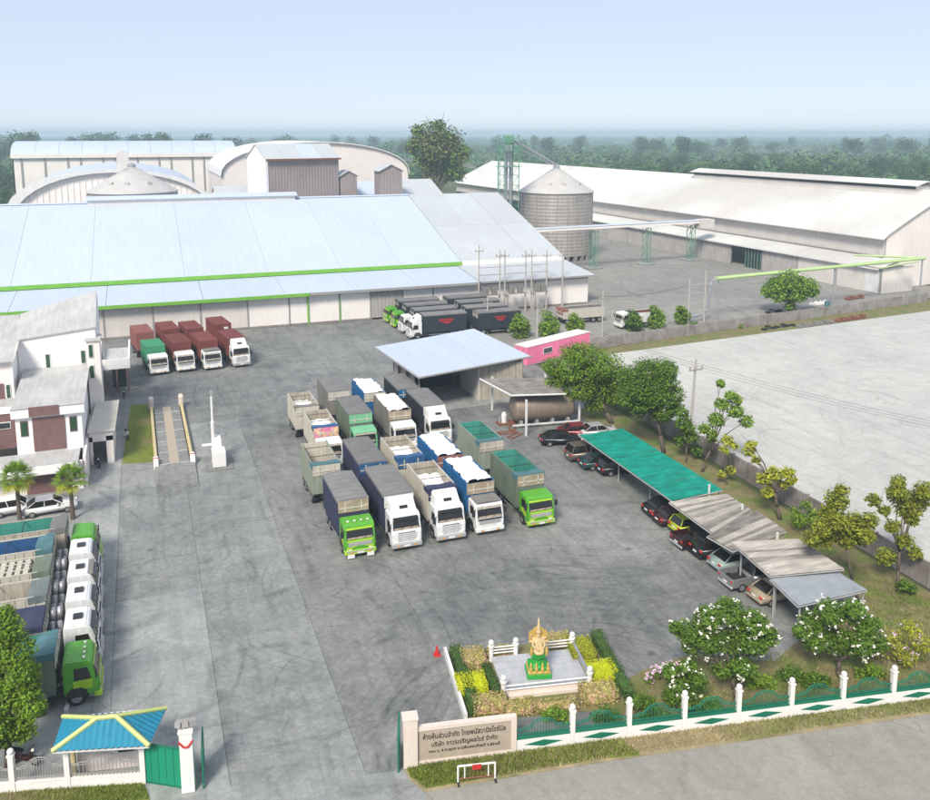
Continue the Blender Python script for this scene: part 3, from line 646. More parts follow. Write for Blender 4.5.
def gable_shed(name, label, u0, u1, v0, dp, zt, rise, wall_m, roof_m, ridge_u=True, rz=0):
    r_ = thing(name, label, 'building', (u0, v0, 0), rz); w_ = u1 - u0
    if ridge_u:
        part(r_, 'walls', MB().box(0, w_, 0, .25, 0, zt).prof([(.26, 0), (dp, 0), (dp, zt), (dp / 2, zt + rise), (.26, zt)], 0, .25).prof([(.26, 0), (dp, 0), (dp, zt), (dp / 2, zt + rise), (.26, zt)], w_ - .25, w_), wall_m)
        part(r_, 'roof', MB().sheet([(-.4, -.6, zt - .1), (w_ + .4, -.6, zt - .1), (w_ + .4, dp / 2, zt + rise), (-.4, dp / 2, zt + rise)], .15).sheet([(-.4, dp / 2 + .02, zt + rise), (w_ + .4, dp / 2 + .02, zt + rise), (w_ + .4, dp + .6, zt - .1), (-.4, dp + .6, zt - .1)], .15), roof_m)
    else:
        part(r_, 'walls', MB().prof([(0, 0), (w_, 0), (w_, zt), (w_ / 2, zt + rise), (0, zt)], 0, .25, ax=1).box(0, .25, .26, dp, 0, zt).box(w_ - .25, w_, .26, dp, 0, zt), wall_m)
        part(r_, 'roof', MB().sheet([(-.5, -.5, zt - .2), (w_ / 2, -.5, zt + rise), (w_ / 2, dp, zt + rise), (-.5, dp, zt - .2)], .15).sheet([(w_ / 2 + .02, -.5, zt + rise), (w_ + .5, -.5, zt - .2), (w_ + .5, dp, zt - .2), (w_ / 2 + .02, dp, zt + rise)], .15), roof_m)
    return r_
q0, q1 = pv(380, 168, 222), pv(402, 168, 222)
gable_shed('elevator_house', 'narrow brown elevator house with small peaked roof right of the mill building', q0.x, q1.x, 222, 6, q0.z - .6, 1.6, 'wall_brown', 'roof_grey', False)
q0, q1 = pv(345, 172, 226), pv(362, 172, 226)
gable_shed('dust_house', 'small brown gabled house between the mill building and the elevator house', q0.x, q1.x, 232, 7, q0.z - 1.2, 1.4, 'wall_brown', 'roof_grey', False)
q0, q1 = pv(360, 184, 236), pv(392, 184, 236)
gable_shed('low_shed', 'low blue roofed shed behind the narrow elevator house', q0.x, q1.x, 240, 14, q0.z - 3, 3.2, 'wall_brown', 'roof_blue', True)
q0, q1 = pv(402, 190, 226), pv(444, 190, 226)
gable_shed('rear_shed', 'stepped grey blue roofed shed at the right end of the mill buildings', q0.x, q1.x, 226, 26, q0.z - 2.2, 4.4, 'wall_brown', 'roof_grey', True)
q0, q1 = pv(214, 184, 246), pv(250, 184, 246)
gable_shed('lattice_shed', 'small grey roofed shed with pale panelled wall left of the mill building', q0.x, q1.x, 240, 10, q0.z - 2.2, 1.6, 'wall_white', 'roof_grey', True)
# ================================================================ YARD STRUCTURES
# ---- loading canopy with white roof
lc = thing('loading_shed', 'open fronted shed with flat white blue roof behind the parked trucks', 'shed')
p = [P(374, 347, 5.0), P(419, 378, 4.8), P(532, 356.5, 5.0), P(474, 328.5, 5.2)]
for i in range(6):
    a, b = i / 6, (i + 1) / 6 - .002
    part(lc, 'roof_sheet', MB().sheet([p[1].lerp(p[2], a), p[1].lerp(p[2], b), p[0].lerp(p[3], b), p[0].lerp(p[3], a)], .12), 'roof_blue')
part(lc, 'roof_edge', MB().tube(p[1], p[2], .14, n=6).tube(p[0], p[1], .12, n=6), 'trim_grey')
part(lc, 'rear_wall', MB().box(30.6, 44.4, 108.8, 109, 0, 4.8), 'wall_dirty')
part(lc, 'side_wall', MB().box(44.2, 44.4, 97.8, 108.7, 0, 4.6), 'wall_dirty')
part(lc, 'front_wall', MB().box(38.4, 44.15, 97.4, 97.6, 0, 4.5), 'beige_side')
part(lc, 'partition', MB().box(38.2, 38.38, 97.4, 104, 0, 4.5), 'wall_dirty')
part(lc, 'floor_slab', MB().box(30.5, 44.3, 95.5, 108.7, -.02, .06), 'slab_pale')
for i in range(4):
    part(lc, 'post', MB().box(30.4, 30.6, 97.4 + i * 3.7, 97.6 + i * 3.7, 0, 4.7), 'post')
    if i: part(lc, 'side_panel', MB().box(30.45, 30.55, 94.0 + i * 3.7 + 1.6, 94.0 + i * 3.7 + 3.1, 0, 4.6), 'wall_grey')
part(lc, 'beam', MB().box(30.4, 44.3, 97.35, 97.55, 4.35, 4.6), 'trim_grey')
part(lc, 'inner_shutter', MB().box(31.5, 37.5, 105, 105.15, 0, 3.6), 'black_tarp')
for k in range(7): part(lc, 'wall_batten', MB().box(38.6 + k * .92, 38.64 + k * .92, 97.34, 97.385, 0, 4.4), 'trim_grey')
# ---- fuel tank under a lean canopy
fc = thing('tank_canopy', 'weathered brown sheet canopy on steel posts over the horizontal tank', 'canopy')
p = [P(480, 379, 4.3), P(511.6, 395.6, 4.1), P(566, 394, 4.1), P(550, 377.5, 4.4)]
for i in range(8):
    a, b = i / 8, (i + 1) / 8 - .004
    part(fc, 'roof_sheet', MB().sheet([p[1].lerp(p[2], a), p[1].lerp(p[2], b), p[0].lerp(p[3], b), p[0].lerp(p[3], a)], .06), 'asbestos')
part(fc, 'edge_beam', MB().tube(p[0], p[1], .1, n=6).tube(p[1], p[2], .1, n=6), 'trim_white')
for q in (P(526, 436), P(492, 410), P(579, 424), P(545, 402)):
    part(fc, 'post', MB().box(q.x - .1, q.x + .1, q.y - .1, q.y + .1, 0, 4.15), 'trim_white')
a, b = P(516, 429), P(578, 424); tl = (b - a).length; rr = 1.55
ft = thing('fuel_tank', 'large tan horizontal cylindrical tank on a low cradle under the canopy', 'tank', (a.x, a.y + rr, 0), math.atan2(b.y - a.y, b.x - a.x))
mb = MB(); pr = [(.2, -.0), (rr * .75, .12), (rr * .97, .35), (rr, .5), (rr, tl - .5), (rr * .97, tl - .35), (rr * .75, tl - .12), (.2, tl)]
n = 28
vs = []; fs = []
for r_, x in pr:
    for i in range(n): vs.append((x, r_ * math.cos(2 * math.pi * i / n), rr + .45 + r_ * math.sin(2 * math.pi * i / n)))
for k in range(len(pr) - 1):
    for i in range(n): fs.append((k * n + i, k * n + (i + 1) % n, (k + 1) * n + (i + 1) % n, (k + 1) * n + i))
fs += [tuple(range(n)), tuple(range((len(pr) - 1) * n, len(pr) * n))]
part(ft, 'shell', mb.add(vs, fs), 'tank_tan', smooth=True)
for k in range(4): part(ft, 'cradle', MB().box(.8 + k * (tl - 1.8) / 3, 1.1 + k * (tl - 1.8) / 3, -1.2, 1.2, 0, .75), 'post')
part(ft, 'skid_rail', MB().box(-.2, tl + .2, -rr - .1, -rr + .05, .35, .5), 'trim_white')
part(ft, 'manhole', MB().lathe([(.4, 0), (.4, .3), (.1, .35)], 12, (tl / 2, 0, 2 * rr + .4)), 'tank_tan')
pm = P(504, 424)
pu_ = thing('fuel_pump', 'small white pump unit with pipework at the left end of the tank', 'pump', (pm.x, pm.y, 0))
part(pu_, 'motor', MB().lathe([(.3, 0), (.32, .9), (.2, 1.2)], 10, (0, 0, .2)), 'white_paint')
part(pu_, 'pipework', MB().path([(.4, 0, 0), (.4, 0, 1.1), (1.2, .3, 1.1), (1.2, .3, .2)], .09).path([(-.5, 0, 0), (-.5, .2, .8), (0, .2, .8)], .08), 'galv')
part(pu_, 'skid', MB().box(-.8, 1.5, -.5, .6, 0, .2), 'rust')
for k, (px, py) in enumerate(((507, 433), (515, 436), (512, 428))):
    q = P(px, py); o = thing('scrap_iron', ['rusty scrap frame lying left of the tank, farthest from the post', 'rusty scrap frame lying in front of the tank canopy post', 'rusty scrap frame lying nearest the pump unit'][k], 'scrap', (q.x, q.y, 0), k * .6)
    part(o, 'bar', MB().box(-1.1, 1.1, -.4, -.25, 0, .12), 'rust'); part(o, 'bar', MB().box(-1.1, 1.1, .25, .4, 0, .12), 'rust'); part(o, 'cross_bar', MB().box(-.9, -.75, -.25, .25, .02, .14).box(.75, .9, -.25, .25, .02, .14), 'rust')
# ---- pink container
a, b = P(527, 366.5), P(589.5, 349.5); L_ = (b - a).length
pk = thing('pink_container', 'long bright pink steel container behind the white roofed shed', 'container', a, math.atan2(b.y - a.y, b.x - a.x))
mb = MB(); nr = int(L_ / .45)
mb.box(0, L_, 0, 2.4, .15, 2.75)
for i in range(nr): mb.box(i * L_ / nr + .1, i * L_ / nr + .3, -.05, -.003, .3, 2.6)
part(pk, 'body', mb, 'pink_paint')
part(pk, 'roof', MB().box(-.05, L_ + .05, -.06, 2.45, 2.752, 2.85), 'wall_pink')
part(pk, 'sill', MB().box(-.04, L_ + .04, -.08, 2.44, 0, .147), 'trim_grey')
part(pk, 'window_frame', MB().box(3.4, 5.4, -.11, -.06, 1.2, 2.1), 'trim_white'); part(pk, 'window_pane', MB().box(3.5, 5.3, -.13, -.112, 1.3, 2.0), 'glass_dark')
part(pk, 'door_rod', MB().tube((-.08, .7, .3), (-.08, .7, 2.6), .04).tube((-.08, 1.7, .3), (-.08, 1.7, 2.6), .04), 'galv')

# ---- carports
def carport(name, label, px, z, zs, n, mat, posts, across=True, mat2=None):
    root = thing(name, label, 'carport')
    p = [P(x, y, z + dz) for (x, y), dz in zip(px, zs)]      # near-left, near-right... order: A(left back) B(right back) C(right front) D(left front)
    for i in range(n):
        a, b = i / n, (i + 1) / n
        m_ = mat if not mat2 or random.random() < .6 else mat2
        q = [p[0].lerp(p[3], b - .012 / n), p[1].lerp(p[2], b - .012 / n), p[1].lerp(p[2], a), p[0].lerp(p[3], a)]
        lift = Vector((0, 0, .018 * (i % 2)))
        if mat == 'zinc_blue' or mat.startswith('asb'):   # corrugations run with the strip
            mb = MB(); k = 4
            for s in range(k):
                a2, b2 = s / k, (s + 1) / k
                e0, e1, e2, e3 = q[0].lerp(q[3], a2), q[1].lerp(q[2], a2), q[1].lerp(q[2], b2), q[0].lerp(q[3], b2)
                up = Vector((0, 0, .045)); m0, m1 = (e0 + e3) / 2 + up, (e1 + e2) / 2 + up
                dn = Vector((0, 0, .02))
                mb.add([e0 - dn, e1 - dn, m1, m0, e2 - dn, e3 - dn], [(0, 1, 2, 3), (3, 2, 4, 5)])
            part(root, 'roof_sheet', mb, m_, loc=lift)
        else:
            mb = MB(); k = 8; rows = []
            for s in range(k + 1):
                t = s / k; sag = -.07 * math.sin(math.pi * t * 2) ** 2 * random.uniform(.4, 1.3)
                rows.append((q[0].lerp(q[1], t) + Vector((0, 0, sag)), q[3].lerp(q[2], t) + Vector((0, 0, sag * .7))))
            vs = [v for r_ in rows for v in r_]
            part(root, 'net_strip', mb.add(vs, [(2 * s, 2 * s + 2, 2 * s + 3, 2 * s + 1) for s in range(k)]), m_, loc=lift)
    part(root, 'edge_beam', MB().tube(p[0] - Vector((0, 0, .1)), p[3] - Vector((0, 0, .1)), .06, n=6).tube(p[1] - Vector((0, 0, .1)), p[2] - Vector((0, 0, .1)), .06, n=6).tube(p[0] - Vector((0, 0, .1)), p[1] - Vector((0, 0, .1)), .05, n=6).tube(p[3] - Vector((0, 0, .1)), p[2] - Vector((0, 0, .1)), .05, n=6), 'post')
    for s, t in posts:
        q = p[0].lerp(p[3], t).lerp(p[1].lerp(p[2], t), s)
        part(root, 'post', MB().tube((q.x, q.y, 0), (q.x, q.y, q.z - .1), .07, n=8), 'post')
    return root, p
_, pn = carport('shade_net_carport', 'long carport covered with bright green shade net', [(579, 435), (622.6, 428.4), (722.6, 489.7), (672.6, 501)], 2.8, (0, .25, .25, 0), 5, 'net_green', [(.25, .02), (.25, .35), (.25, .68), (.25, .98), (.98, .02), (.98, .35), (.98, .68), (.98, .98)])
carport('sheet_carport', 'weathered brown corrugated carport next to the green shade net', [(669, 502), (727, 494), (752, 511), (716, 536)], 2.9, (0, .3, .3, 0), 13, 'asbestos', [(.3, .05), (.3, .95), (.97, .05), (.97, .95)], mat2='asbestos_pale')
carport('sheet_carport', 'narrow brown corrugated carport between the dark one and the pale one', [(707, 536), (757, 511), (786, 531), (733, 551)], 2.85, (0, .3, .3, 0), 9, 'asbestos', [(.3, .1), (.3, .95), (.97, .1), (.97, .95)], mat2='asbestos_pale')
carport('sheet_carport', 'pale weathered corrugated carport beside the grey pickup', [(731, 542), (798, 539), (844, 569), (770, 576)], 3.0, (0, .3, .3, 0), 14, 'asbestos_pale', [(.12, .08), (.12, .95), (.97, .05), (.97, .95)], mat2='asbestos')
carport('metal_carport', 'blue grey corrugated metal carport nearest the flowering trees', [(770, 579), (836, 571), (867, 590), (798, 606)], 2.8, (0, .1, .1, 0), 6, 'zinc_blue', [(.05, .06), (.05, .95), (.97, .06), (.97, .95)])
for k, (px, py, zz) in enumerate(((646, 500, 2.9), (708, 505, 2.9), (777, 538, 3.))):
    q = P((709, 742, 777)[k], (492, 512, 541)[k], 3.0)
    o = thing('vent_post', ['short white post standing above the end of the green shade net', 'short white post standing above the dark brown carport roof', 'short white post standing above the pale carport roof'][k], 'post', (q.x, q.y, 0))
    part(o, 'shaft', MB().box(-.06, .06, -.06, .06, 0, 3.6), 'trim_white'); part(o, 'cap', MB().box(-.08, .08, -.08, .08, 3.6, 3.66), 'trim_white')

# ---- boundary walls
def wall(name, label, a, b, h, mat, bay=3.0, th=.18, posts=True):
    a = Vector(a); b = Vector(b); d_ = b - a; L_ = d_.length; n = max(1, round(L_ / bay)); bl_ = L_ / n
    root = thing(name, label, 'wall', a, math.atan2(d_.y, d_.x))
    for i in range(n):
        part(root, 'panel', MB().box(i * bl_ + .09, (i + 1) * bl_ - .09, -th / 2, th / 2, 0, h + random.uniform(-.04, .04)), mat)
    for i in range(n + 1):
        part(root, 'post', MB().box(i * bl_ - .085, i * bl_ + .085, -th / 2 - .05, th / 2 + .05, 0, h + .12), mat)
    return root
wall('boundary_wall', 'long grey concrete boundary wall behind the carports and trees', (52.6, 36, 0), (53.8, 98, 0), 1.9, 'concrete_wall', 2.6)
wall('boundary_wall', 'weathered low block wall along the far edge of the pale lot', P(592, 349), P(926, 301.5), 1.7, 'concrete_wall', 3.2, .2)

# ---- front fence
fence_n = 12
def fence_run(label, A, B, n, diamonds, pm='fence_white', rail='fence_green', skip_first=False, base_h=.75, base_mat='fence_white', missing=()):
    A = Vector(A); B = Vector(B); d_ = B - A; L_ = d_.length; bl_ = L_ / n
    root = thing('front_fence', label, 'fence', A, math.atan2(d_.y, d_.x))
    pm_me = cached('fpost', lambda: MB().box(-.13, .13, -.13, .13, 0, 2.0).box(-.17, .17, -.17, .17, 2.0, 2.08).mesh('post', 'fence_white'))
    ball = cached('fball', lambda: MB().ball((0, 0, 2.24), .17, 10).mesh('finial', 'fence_white', smooth=True))
    for i in range(n + 1):
        if i == 0 and skip_first: continue
        q = put('post', pm_me, root, (i * bl_, 0, 0)); put('finial', ball, q)
    for i in range(n):
        x0 = i * bl_ + .14; x1 = (i + 1) * bl_ - .14; xm = (x0 + x1) / 2; hw_ = (x1 - x0) / 2
        bp = part(root, 'base_panel', MB().box(x0, x1, -.09, .09, 0, base_h), base_mat)
        part(bp, 'base_coping', MB().box(x0, x1, -.12, .12, base_h, base_h + .07), 'fence_green' if diamonds else base_mat)
        if diamonds:
            part(bp, 'diamond', MB().prof([(xm - hw_ * .72, base_h * .52), (xm, base_h * .27), (xm + hw_ * .72, base_h * .52), (xm, base_h * .77)], -.105, -.092, ax=1), 'fence_green')
        if i in missing: continue
        zf = lambda x: 1.38 + .42 * max(0, 1 - ((x - xm) / (hw_ * .48)) ** 2) ** .5 - .1 * (abs(x - xm) > hw_ * .75)
        mb = MB(); k = 18
        for s in range(k + 1):
            x = x0 + .06 + (x1 - x0 - .12) * s / k; mb.tube((x, 0, base_h + .07), (x, 0, zf(x)), .02, n=4)
        part(root, 'railing_bars', mb, rail, kind='stuff')
        pts = [(x0 + (x1 - x0) * s / 20, 0) for s in range(21)]
        part(root, 'top_rail', MB().path([(x, 0, zf(x)) for x, _ in pts], .035, 5), rail)
        part(root, 'arch_rail', MB().path([(x, 0, max(1.2, zf(x) - .14)) for x, _ in pts], .022, 5), rail)
        part(root, 'lower_rail', MB().box(x0, x1, -.03, .03, base_h + .2, base_h + .25), rail)
    return root
SA, SBn = P(408, 765), P(514, 751.5)
fence_run('white fence with green diamonds and arched railings right of the name sign', SBn, P(941, 696.5), 8, True, skip_first=True)
# ---- name sign wall
L_ = (SBn - SA).length
sg = thing('sign_wall', 'long cream name wall with dark Thai lettering beside the entrance gate', 'sign', SA, math.atan2((SBn - SA).y, (SBn - SA).x))
part(sg, 'pillar', MB().box(-.25, .5, -.3, .3, 0, 2.75).box(-.3, .55, -.35, .35, 2.75, 2.9), 'sign_frame', bevel=.02)
part(sg, 'frame', MB().box(.5, L_ + .1, -.16, .16, 0, .22).box(.5, L_ + .1, -.16, .16, 1.98, 2.18).box(L_ - .2, L_ + .1, -.16, .16, .22, 1.98), 'sign_frame')
part(sg, 'panel', MB().box(.5, L_ - .2, -.1, .1, .22, 1.98), 'sign_stone')
cw = L_ - .7; cx = .5 + cw / 2
for txt, z, hh, wmax in (('ห้างหุ้นส่วนจำกัด ไทยพนัสวานิชไรซ์มิล', 1.44, .40, cw * .88), ('บริษัท ถาวรเจริญผลไรซ์ จำกัด', .98, .36, cw * .70), ('๑๑๑ ม. ๕ ต.พุแค อ.เฉลิมพระเกียรติ จ.สระบุรี', .64, .22, cw * .76)):
    cu = bpy.data.curves.new('lettering', 'FONT'); cu.body = txt; cu.size = hh; cu.align_x = 'CENTER'; cu.extrude = .012
    to = put('lettering', cu, sg, (cx, -.112, z)); to.rotation_euler = (math.pi / 2, 0, 0); cu.materials.append(MATS['ink'])
    bpy.context.view_layer.update()
    if to.dimensions.x > 0: to.scale = (wmax / to.dimensions.x,) * 1 + (1.0, 1.0)
# ---- gates: left leaf (closed part), pillar with lamps, right leaf slid behind the sign
GP = P(189, 789)
gp = thing('gate_pillar', 'tall white gate pillar with floodlights on top at the entrance', 'pillar', GP, R(-8))
part(gp, 'shaft', MB().box(-.32, .32, -.28, .28, 0, 3.3).box(-.37, .37, -.33, .33, 3.3, 3.42), 'fence_white', bevel=.015)
for sx in (-.3, .0, .32):
    fl = part(gp, 'floodlight', MB().prof([(-.2, -.12), (.12, -.18), (.16, .16), (-.14, .14)], -.16, .16), 'trim_grey', loc=(sx, 0, 3.72), rz=sx * 1.5)
    part(fl, 'bracket', MB().tube((0, 0, -.32), (0, 0, -.1), .03, n=5), 'dark')
part(gp, 'garland', MB().path([(-.34, -.3, 2.9), (-.1, -.33, 2.6), (.1, -.33, 2.6), (.34, -.3, 2.9)], .05, 6), 'red')
gl = P(145, 782)
gt = thing('sliding_gate', 'solid green steel sliding gate left of the white pillar', 'gate', gl, math.atan2((GP - gl).y, (GP - gl).x))
gw = (GP - gl).length - .35
for i in range(5): part(gt, 'gate_panel', MB().box(.02 + i * gw / 5, (i + 1) * gw / 5, -.03, .03, .1, 2.15), 'gate_green')
part(gt, 'top_rail', MB().box(0, gw, -.05, .05, 2.155, 2.24), 'fence_green'); part(gt, 'bottom_rail', MB().box(0, gw, -.05, .05, .0, .095), 'fence_green')
for q, lb, px in ((P(204, 776), 'green gate leaf slid back behind the tall white pillar', 0), (P(399, 760), 'green gate leaf standing behind the name sign pillar', 1)):
    g2 = thing('gate_leaf', lb, 'gate', q, R(85) if not px else R(72))
    part(g2, 'sheet', MB().box(-.9, .9, -.03, .03, .1, 1.5 if px else 2.0), 'gate_green'); part(g2, 'frame', MB().box(-.95, -.905, -.04, .04, 0, 2.1).box(.905, .95, -.04, .04, 0, 2.1).box(-.95, .95, -.04, .04, 2.105, 2.16), 'fence_green')
# ---- left fence and guard house
lf0, lf1, lf2 = P(-42, 795.5), P(69, 787), P(144, 782.5)
fence_run('white based fence with dark arched railings left of the guard house', lf0, lf1, 2, False, rail='trim_grey', base_h=.5)
fence_run('white based fence with dark arched railing in front of the guard house', lf1, lf2, 1, False, rail='trim_grey', base_h=.5, skip_first=True)
gh0, gh1 = P(78, 779), P(143, 772)
ga = math.atan2((gh1 - gh0).y, (gh1 - gh0).x); gwid = (gh1 - gh0).length
gdep = .95
gh = thing('guard_house', 'small guard house with blue tiled hip roof and yellow ridges by the gate', 'guard house', gh0 + Vector((0, .5, 0)), ga)
part(gh, 'wall', MB().box(0, gwid, 0, .15, 0, 2.5).box(0, .15, .15, gdep, 0, 2.5).box(gwid - .15, gwid, .15, gdep, 0, 2.5).box(0, gwid, gdep, gdep + .15, 0, 2.5), 'office_cream')
part(gh, 'column', MB().box(-.25, -.02, -.35, -.12, 0, 2.5), 'yellow_paint')
wn = part(gh, 'window', MB().box(gwid * .62, gwid * .9, -.04, -.01, .9, 2.1), 'trim_white'); part(wn, 'pane', MB().box(gwid * .64, gwid * .88, -.06, -.042, .95, 2.05), 'glass_green')
rb = [P(52, 752, 2.6) , P(149, 746.5, 2.6), P(166, 709, 2.6), P(63, 717.5, 2.6)]
iv = Matrix.Rotation(-ga, 4, 'Z') @ Matrix.Translation(-(gh0 + Vector((0, .5, 0))))
rb = [iv @ v for v in rb]
top0 = iv @ P(97, 719, 3.75); top1 = iv @ P(116, 717, 3.75)
def tiled(a, b, c, d_, nm):
    """roof face over the eave a-b with ridge d_-c: parallel ribs running up the slope"""
    e = (b - a); L_ = e.length; e = e / L_; n = max(6, int(L_ / .3)); mb = MB(); up = Vector((0, 0, .07))
    s0 = max(.05, min(L_ - .05, (d_ - a).dot(e))); s1 = max(s0, min(L_ - .04, (c - a).dot(e)))
    def topat(x):
        if x < s0: return a.lerp(d_, x / s0)
        if x > s1: return b.lerp(c, (L_ - x) / (L_ - s1))
        return d_.lerp(c, (x - s0) / max(1e-6, s1 - s0))
    for i in range(n):
        x0, x1 = L_ * i / n, L_ * (i + 1) / n; xm = (x0 + x1) / 2
        mb.add([a + e * x0, a + e * xm + up, topat(xm) + up, topat(x0)], [(0, 1, 2, 3)]); mb.add([a + e * xm + up, a + e * x1, topat(x1), topat(xm) + up], [(0, 1, 2, 3)])
    return part(gh, nm, mb, 'tile_blue')
tiled(rb[0], rb[1], top1, top0, 'roof_face'); tiled(rb[1], rb[2], top1, top1 + Vector((.02, 0, 0)), 'roof_face'); tiled(rb[2], rb[3], top0, top1, 'roof_face'); tiled(rb[3], rb[0], top0, top0 + Vector((.02, 0, 0)), 'roof_face')
for a, b in ((top0, top1), (top0, rb[0]), (top1, rb[1]), (top1, rb[2]), (top0, rb[3])):
    part(gh, 'ridge_tile', MB().tube(a + Vector((0, 0, .06)), b + Vector((0, 0, .06)), .12, n=6), 'tile_trim')
part(gh, 'soffit', MB().sheet([v - Vector((0, 0, .06)) for v in rb], .04), 'trim_white')

# ---- office building on the left
of = thing('office_building', 'white two storey office with maroon panels and grey sloping roofs on the left', 'office')
def opart(nm, mb, m, **k): return part(of, nm, mb, m, **k)
uL, uR = -12.15, -6.4
opart('ground_wall', MB().box(-30, uR, 85.4, 85.65, 0, 2.7), 'office_cream')
opart('maroon_panel', MB().box(-11.2, -7.6, 85.3, 85.39, 0, 2.6), 'maroon')
w_ = opart('window', MB().box(-7.35, -6.85, 85.3, 85.39, .9, 2.4), 'trim_white'); part(w_, 'pane', MB().box(-7.27, -6.93, 85.27, 85.298, 1.0, 2.3), 'glass_dark')
w_ = opart('window', MB().box(-12.1, -11.5, 85.3, 85.39, .9, 2.4), 'trim_white'); part(w_, 'pane', MB().box(-12, -11.6, 85.27, 85.298, 1.0, 2.3), 'glass_dark')
opart('canopy_slab', MB().box(-30, uR - .3, 84.3, 88.6, 2.72, 2.85), 'office_roof')
opart('canopy_fascia', MB().box(-30, uR - .28, 84.15, 84.3, 2.2, 3.0), 'office_white')
opart('wing_wall', MB().box(uL, uR, 88.6, 88.8, 2.85, 7.3).box(uR - .2, uR, 88.8, 100, 0, 7.3).box(uL, uL + .2, 88.8, 100, 2.85, 7.3), 'office_white')
opart('wing_band', MB().box(uL - .3, uR + .3, 88.2, 88.58, 6.5, 7.35), 'office_white')
opart('maroon_band', MB().box(-10.9, -8.3, 88.12, 88.19, 6.55, 7.5), 'maroon')
opart('maroon_panel', MB().box(-10.7, -7.9, 88.5, 88.59, 3.0, 6.3), 'maroon')
for x0, x1 in ((-11.75, -11.1), (-7.5, -6.85)):
    w_ = opart('window', MB().box(x0, x1, 88.52, 88.59, 4.6, 6.1), 'maroon'); part(w_, 'pane', MB().box(x0 + .07, x1 - .07, 88.49, 88.518, 4.7, 6.0), 'glass_green')
opart('wing_roof', MB().sheet([(uL - .3, 88.2, 7.4), (uR + .35, 88.2, 7.4), (uR + .35, 100, 8.3), (uL - .3, 100, 8.3)], .1), 'office_roof')
# main block
mz = 11.9
b0, b1, b2, b3 = Vector((-12.9, 99.8, 11.6)), Vector((-5.15, 99.8, 12.4)), Vector((-5.3, 108, 15.0)), pv(20, 314, 108)
opart('block_wall', MB().add([(-12.9, 100, 0), (-5.3, 100, 0), (-5.3, 100, 12.3), (-12.9, 100, 11.5), (-12.9, 100.2, 0), (-5.3, 100.2, 0), (-5.3, 100.2, 12.3), (-12.9, 100.2, 11.5)], [(0, 1, 2, 3), (7, 6, 5, 4), (0, 4, 5, 1), (1, 5, 6, 2), (2, 6, 7, 3), (3, 7, 4, 0)]), 'office_white')
opart('block_side', MB().prof([(100.2, 0), (108, 0), (108, 14.9), (100.2, 12.3)], -5.4, -5.2), 'office_white')
opart('block_roof', MB().sheet([b0, b1, b2, b3], .12), 'office_roof')
opart('block_side', MB().prof([(96, 0), (104, 0), (104, 11.6), (96, 10.2)], -13.2, -13.0), 'office_white')
opart('left_wall', MB().box(-32, -13.2, 96, 96.2, 0, 10.3), 'office_cream')
opart('left_roof', MB().sheet([(-32, 95.4, 10.2), (-12.7, 95.4, 10.4), (-12.6, 99.7, 11.6), (b3.x - .1, 108, b3.z - .05), (-32, 108, 12.9)], .12), 'office_roof')
opart('maroon_band', MB().box(-32, -13.9, 95.9, 95.99, 6.0, 8.0), 'maroon')
opart('maroon_band', MB().box(-32, -12.4, 90.6, 90.8, 2.9, 6.4), 'maroon')
opart('terrace_wall', MB().box(-32, -12.35, 90.5, 90.9, 6.42, 7.0), 'office_white')
opart('terrace_slab', MB().box(-32, -12.4, 90.92, 95.9, 6.3, 6.42), 'office_roof')
opart('downpipe', MB().tube((-14.6, 95.85, 3), (-14.6, 95.85, 10.3), .07, n=6), 'maroon')
for (x0, x1, v_, z0, z1, g) in ((-13.75, -13.3, 95.99, 6.4, 7.9, 'glass_green'), (-10.35, -9.85, 99.99, 8.2, 9.8, 'glass_green'), (-6.9, -6.35, 99.99, 8.4, 9.9, 'glass_green'), (-14.4, -12.8, 90.59, 4.9, 5.6, 'glass_dark')):
    w_ = opart('window', MB().box(x0, x1, v_ - .07, v_, z0, z1), 'trim_white'); part(w_, 'pane', MB().box(x0 + .07, x1 - .07, v_ - .1, v_ - .072, z0 + .08, z1 - .08), g)
opart('stair_bay', MB().box(-6.2, -4.9, 99.0, 101.5, 0, 11.0), 'office_cream')
opart('stair_roof', MB().box(-6.35, -4.75, 98.8, 101.6, 11.02, 11.2), 'office_roof')
for z0 in (6.9, 9.2):
    w_ = opart('window', MB().box(-6.05, -5.55, 98.93, 98.995, z0, z0 + 1.5), 'trim_white'); part(w_, 'pane', MB().box(-5.98, -5.62, 98.9, 98.928, z0 + .08, z0 + 1.42), 'glass_green')
opart('side_walk_wall', MB().box(-6.35, -6.1, 85.7, 99, 0, 3.0), 'office_cream')
# porch
opart('porch_wall', MB().box(-6.05, -5.75, 91.2, 91.4, 0, 2.9).box(-4.5, -3.85, 91.2, 91.4, 0, 2.9).box(-6.05, -3.85, 91.2, 91.4, 2.4, 3.5).box(-4.05, -3.85, 91.4, 99, 0, 3.5), 'office_cream')
opart('porch_roof', MB().sheet([(-6.2, 90.9, 3.55), (-3.6, 90.9, 3.55), (-3.3, 99.2, 4.2), (-5.6, 99.2, 4.2)], .1), 'porch_roof')
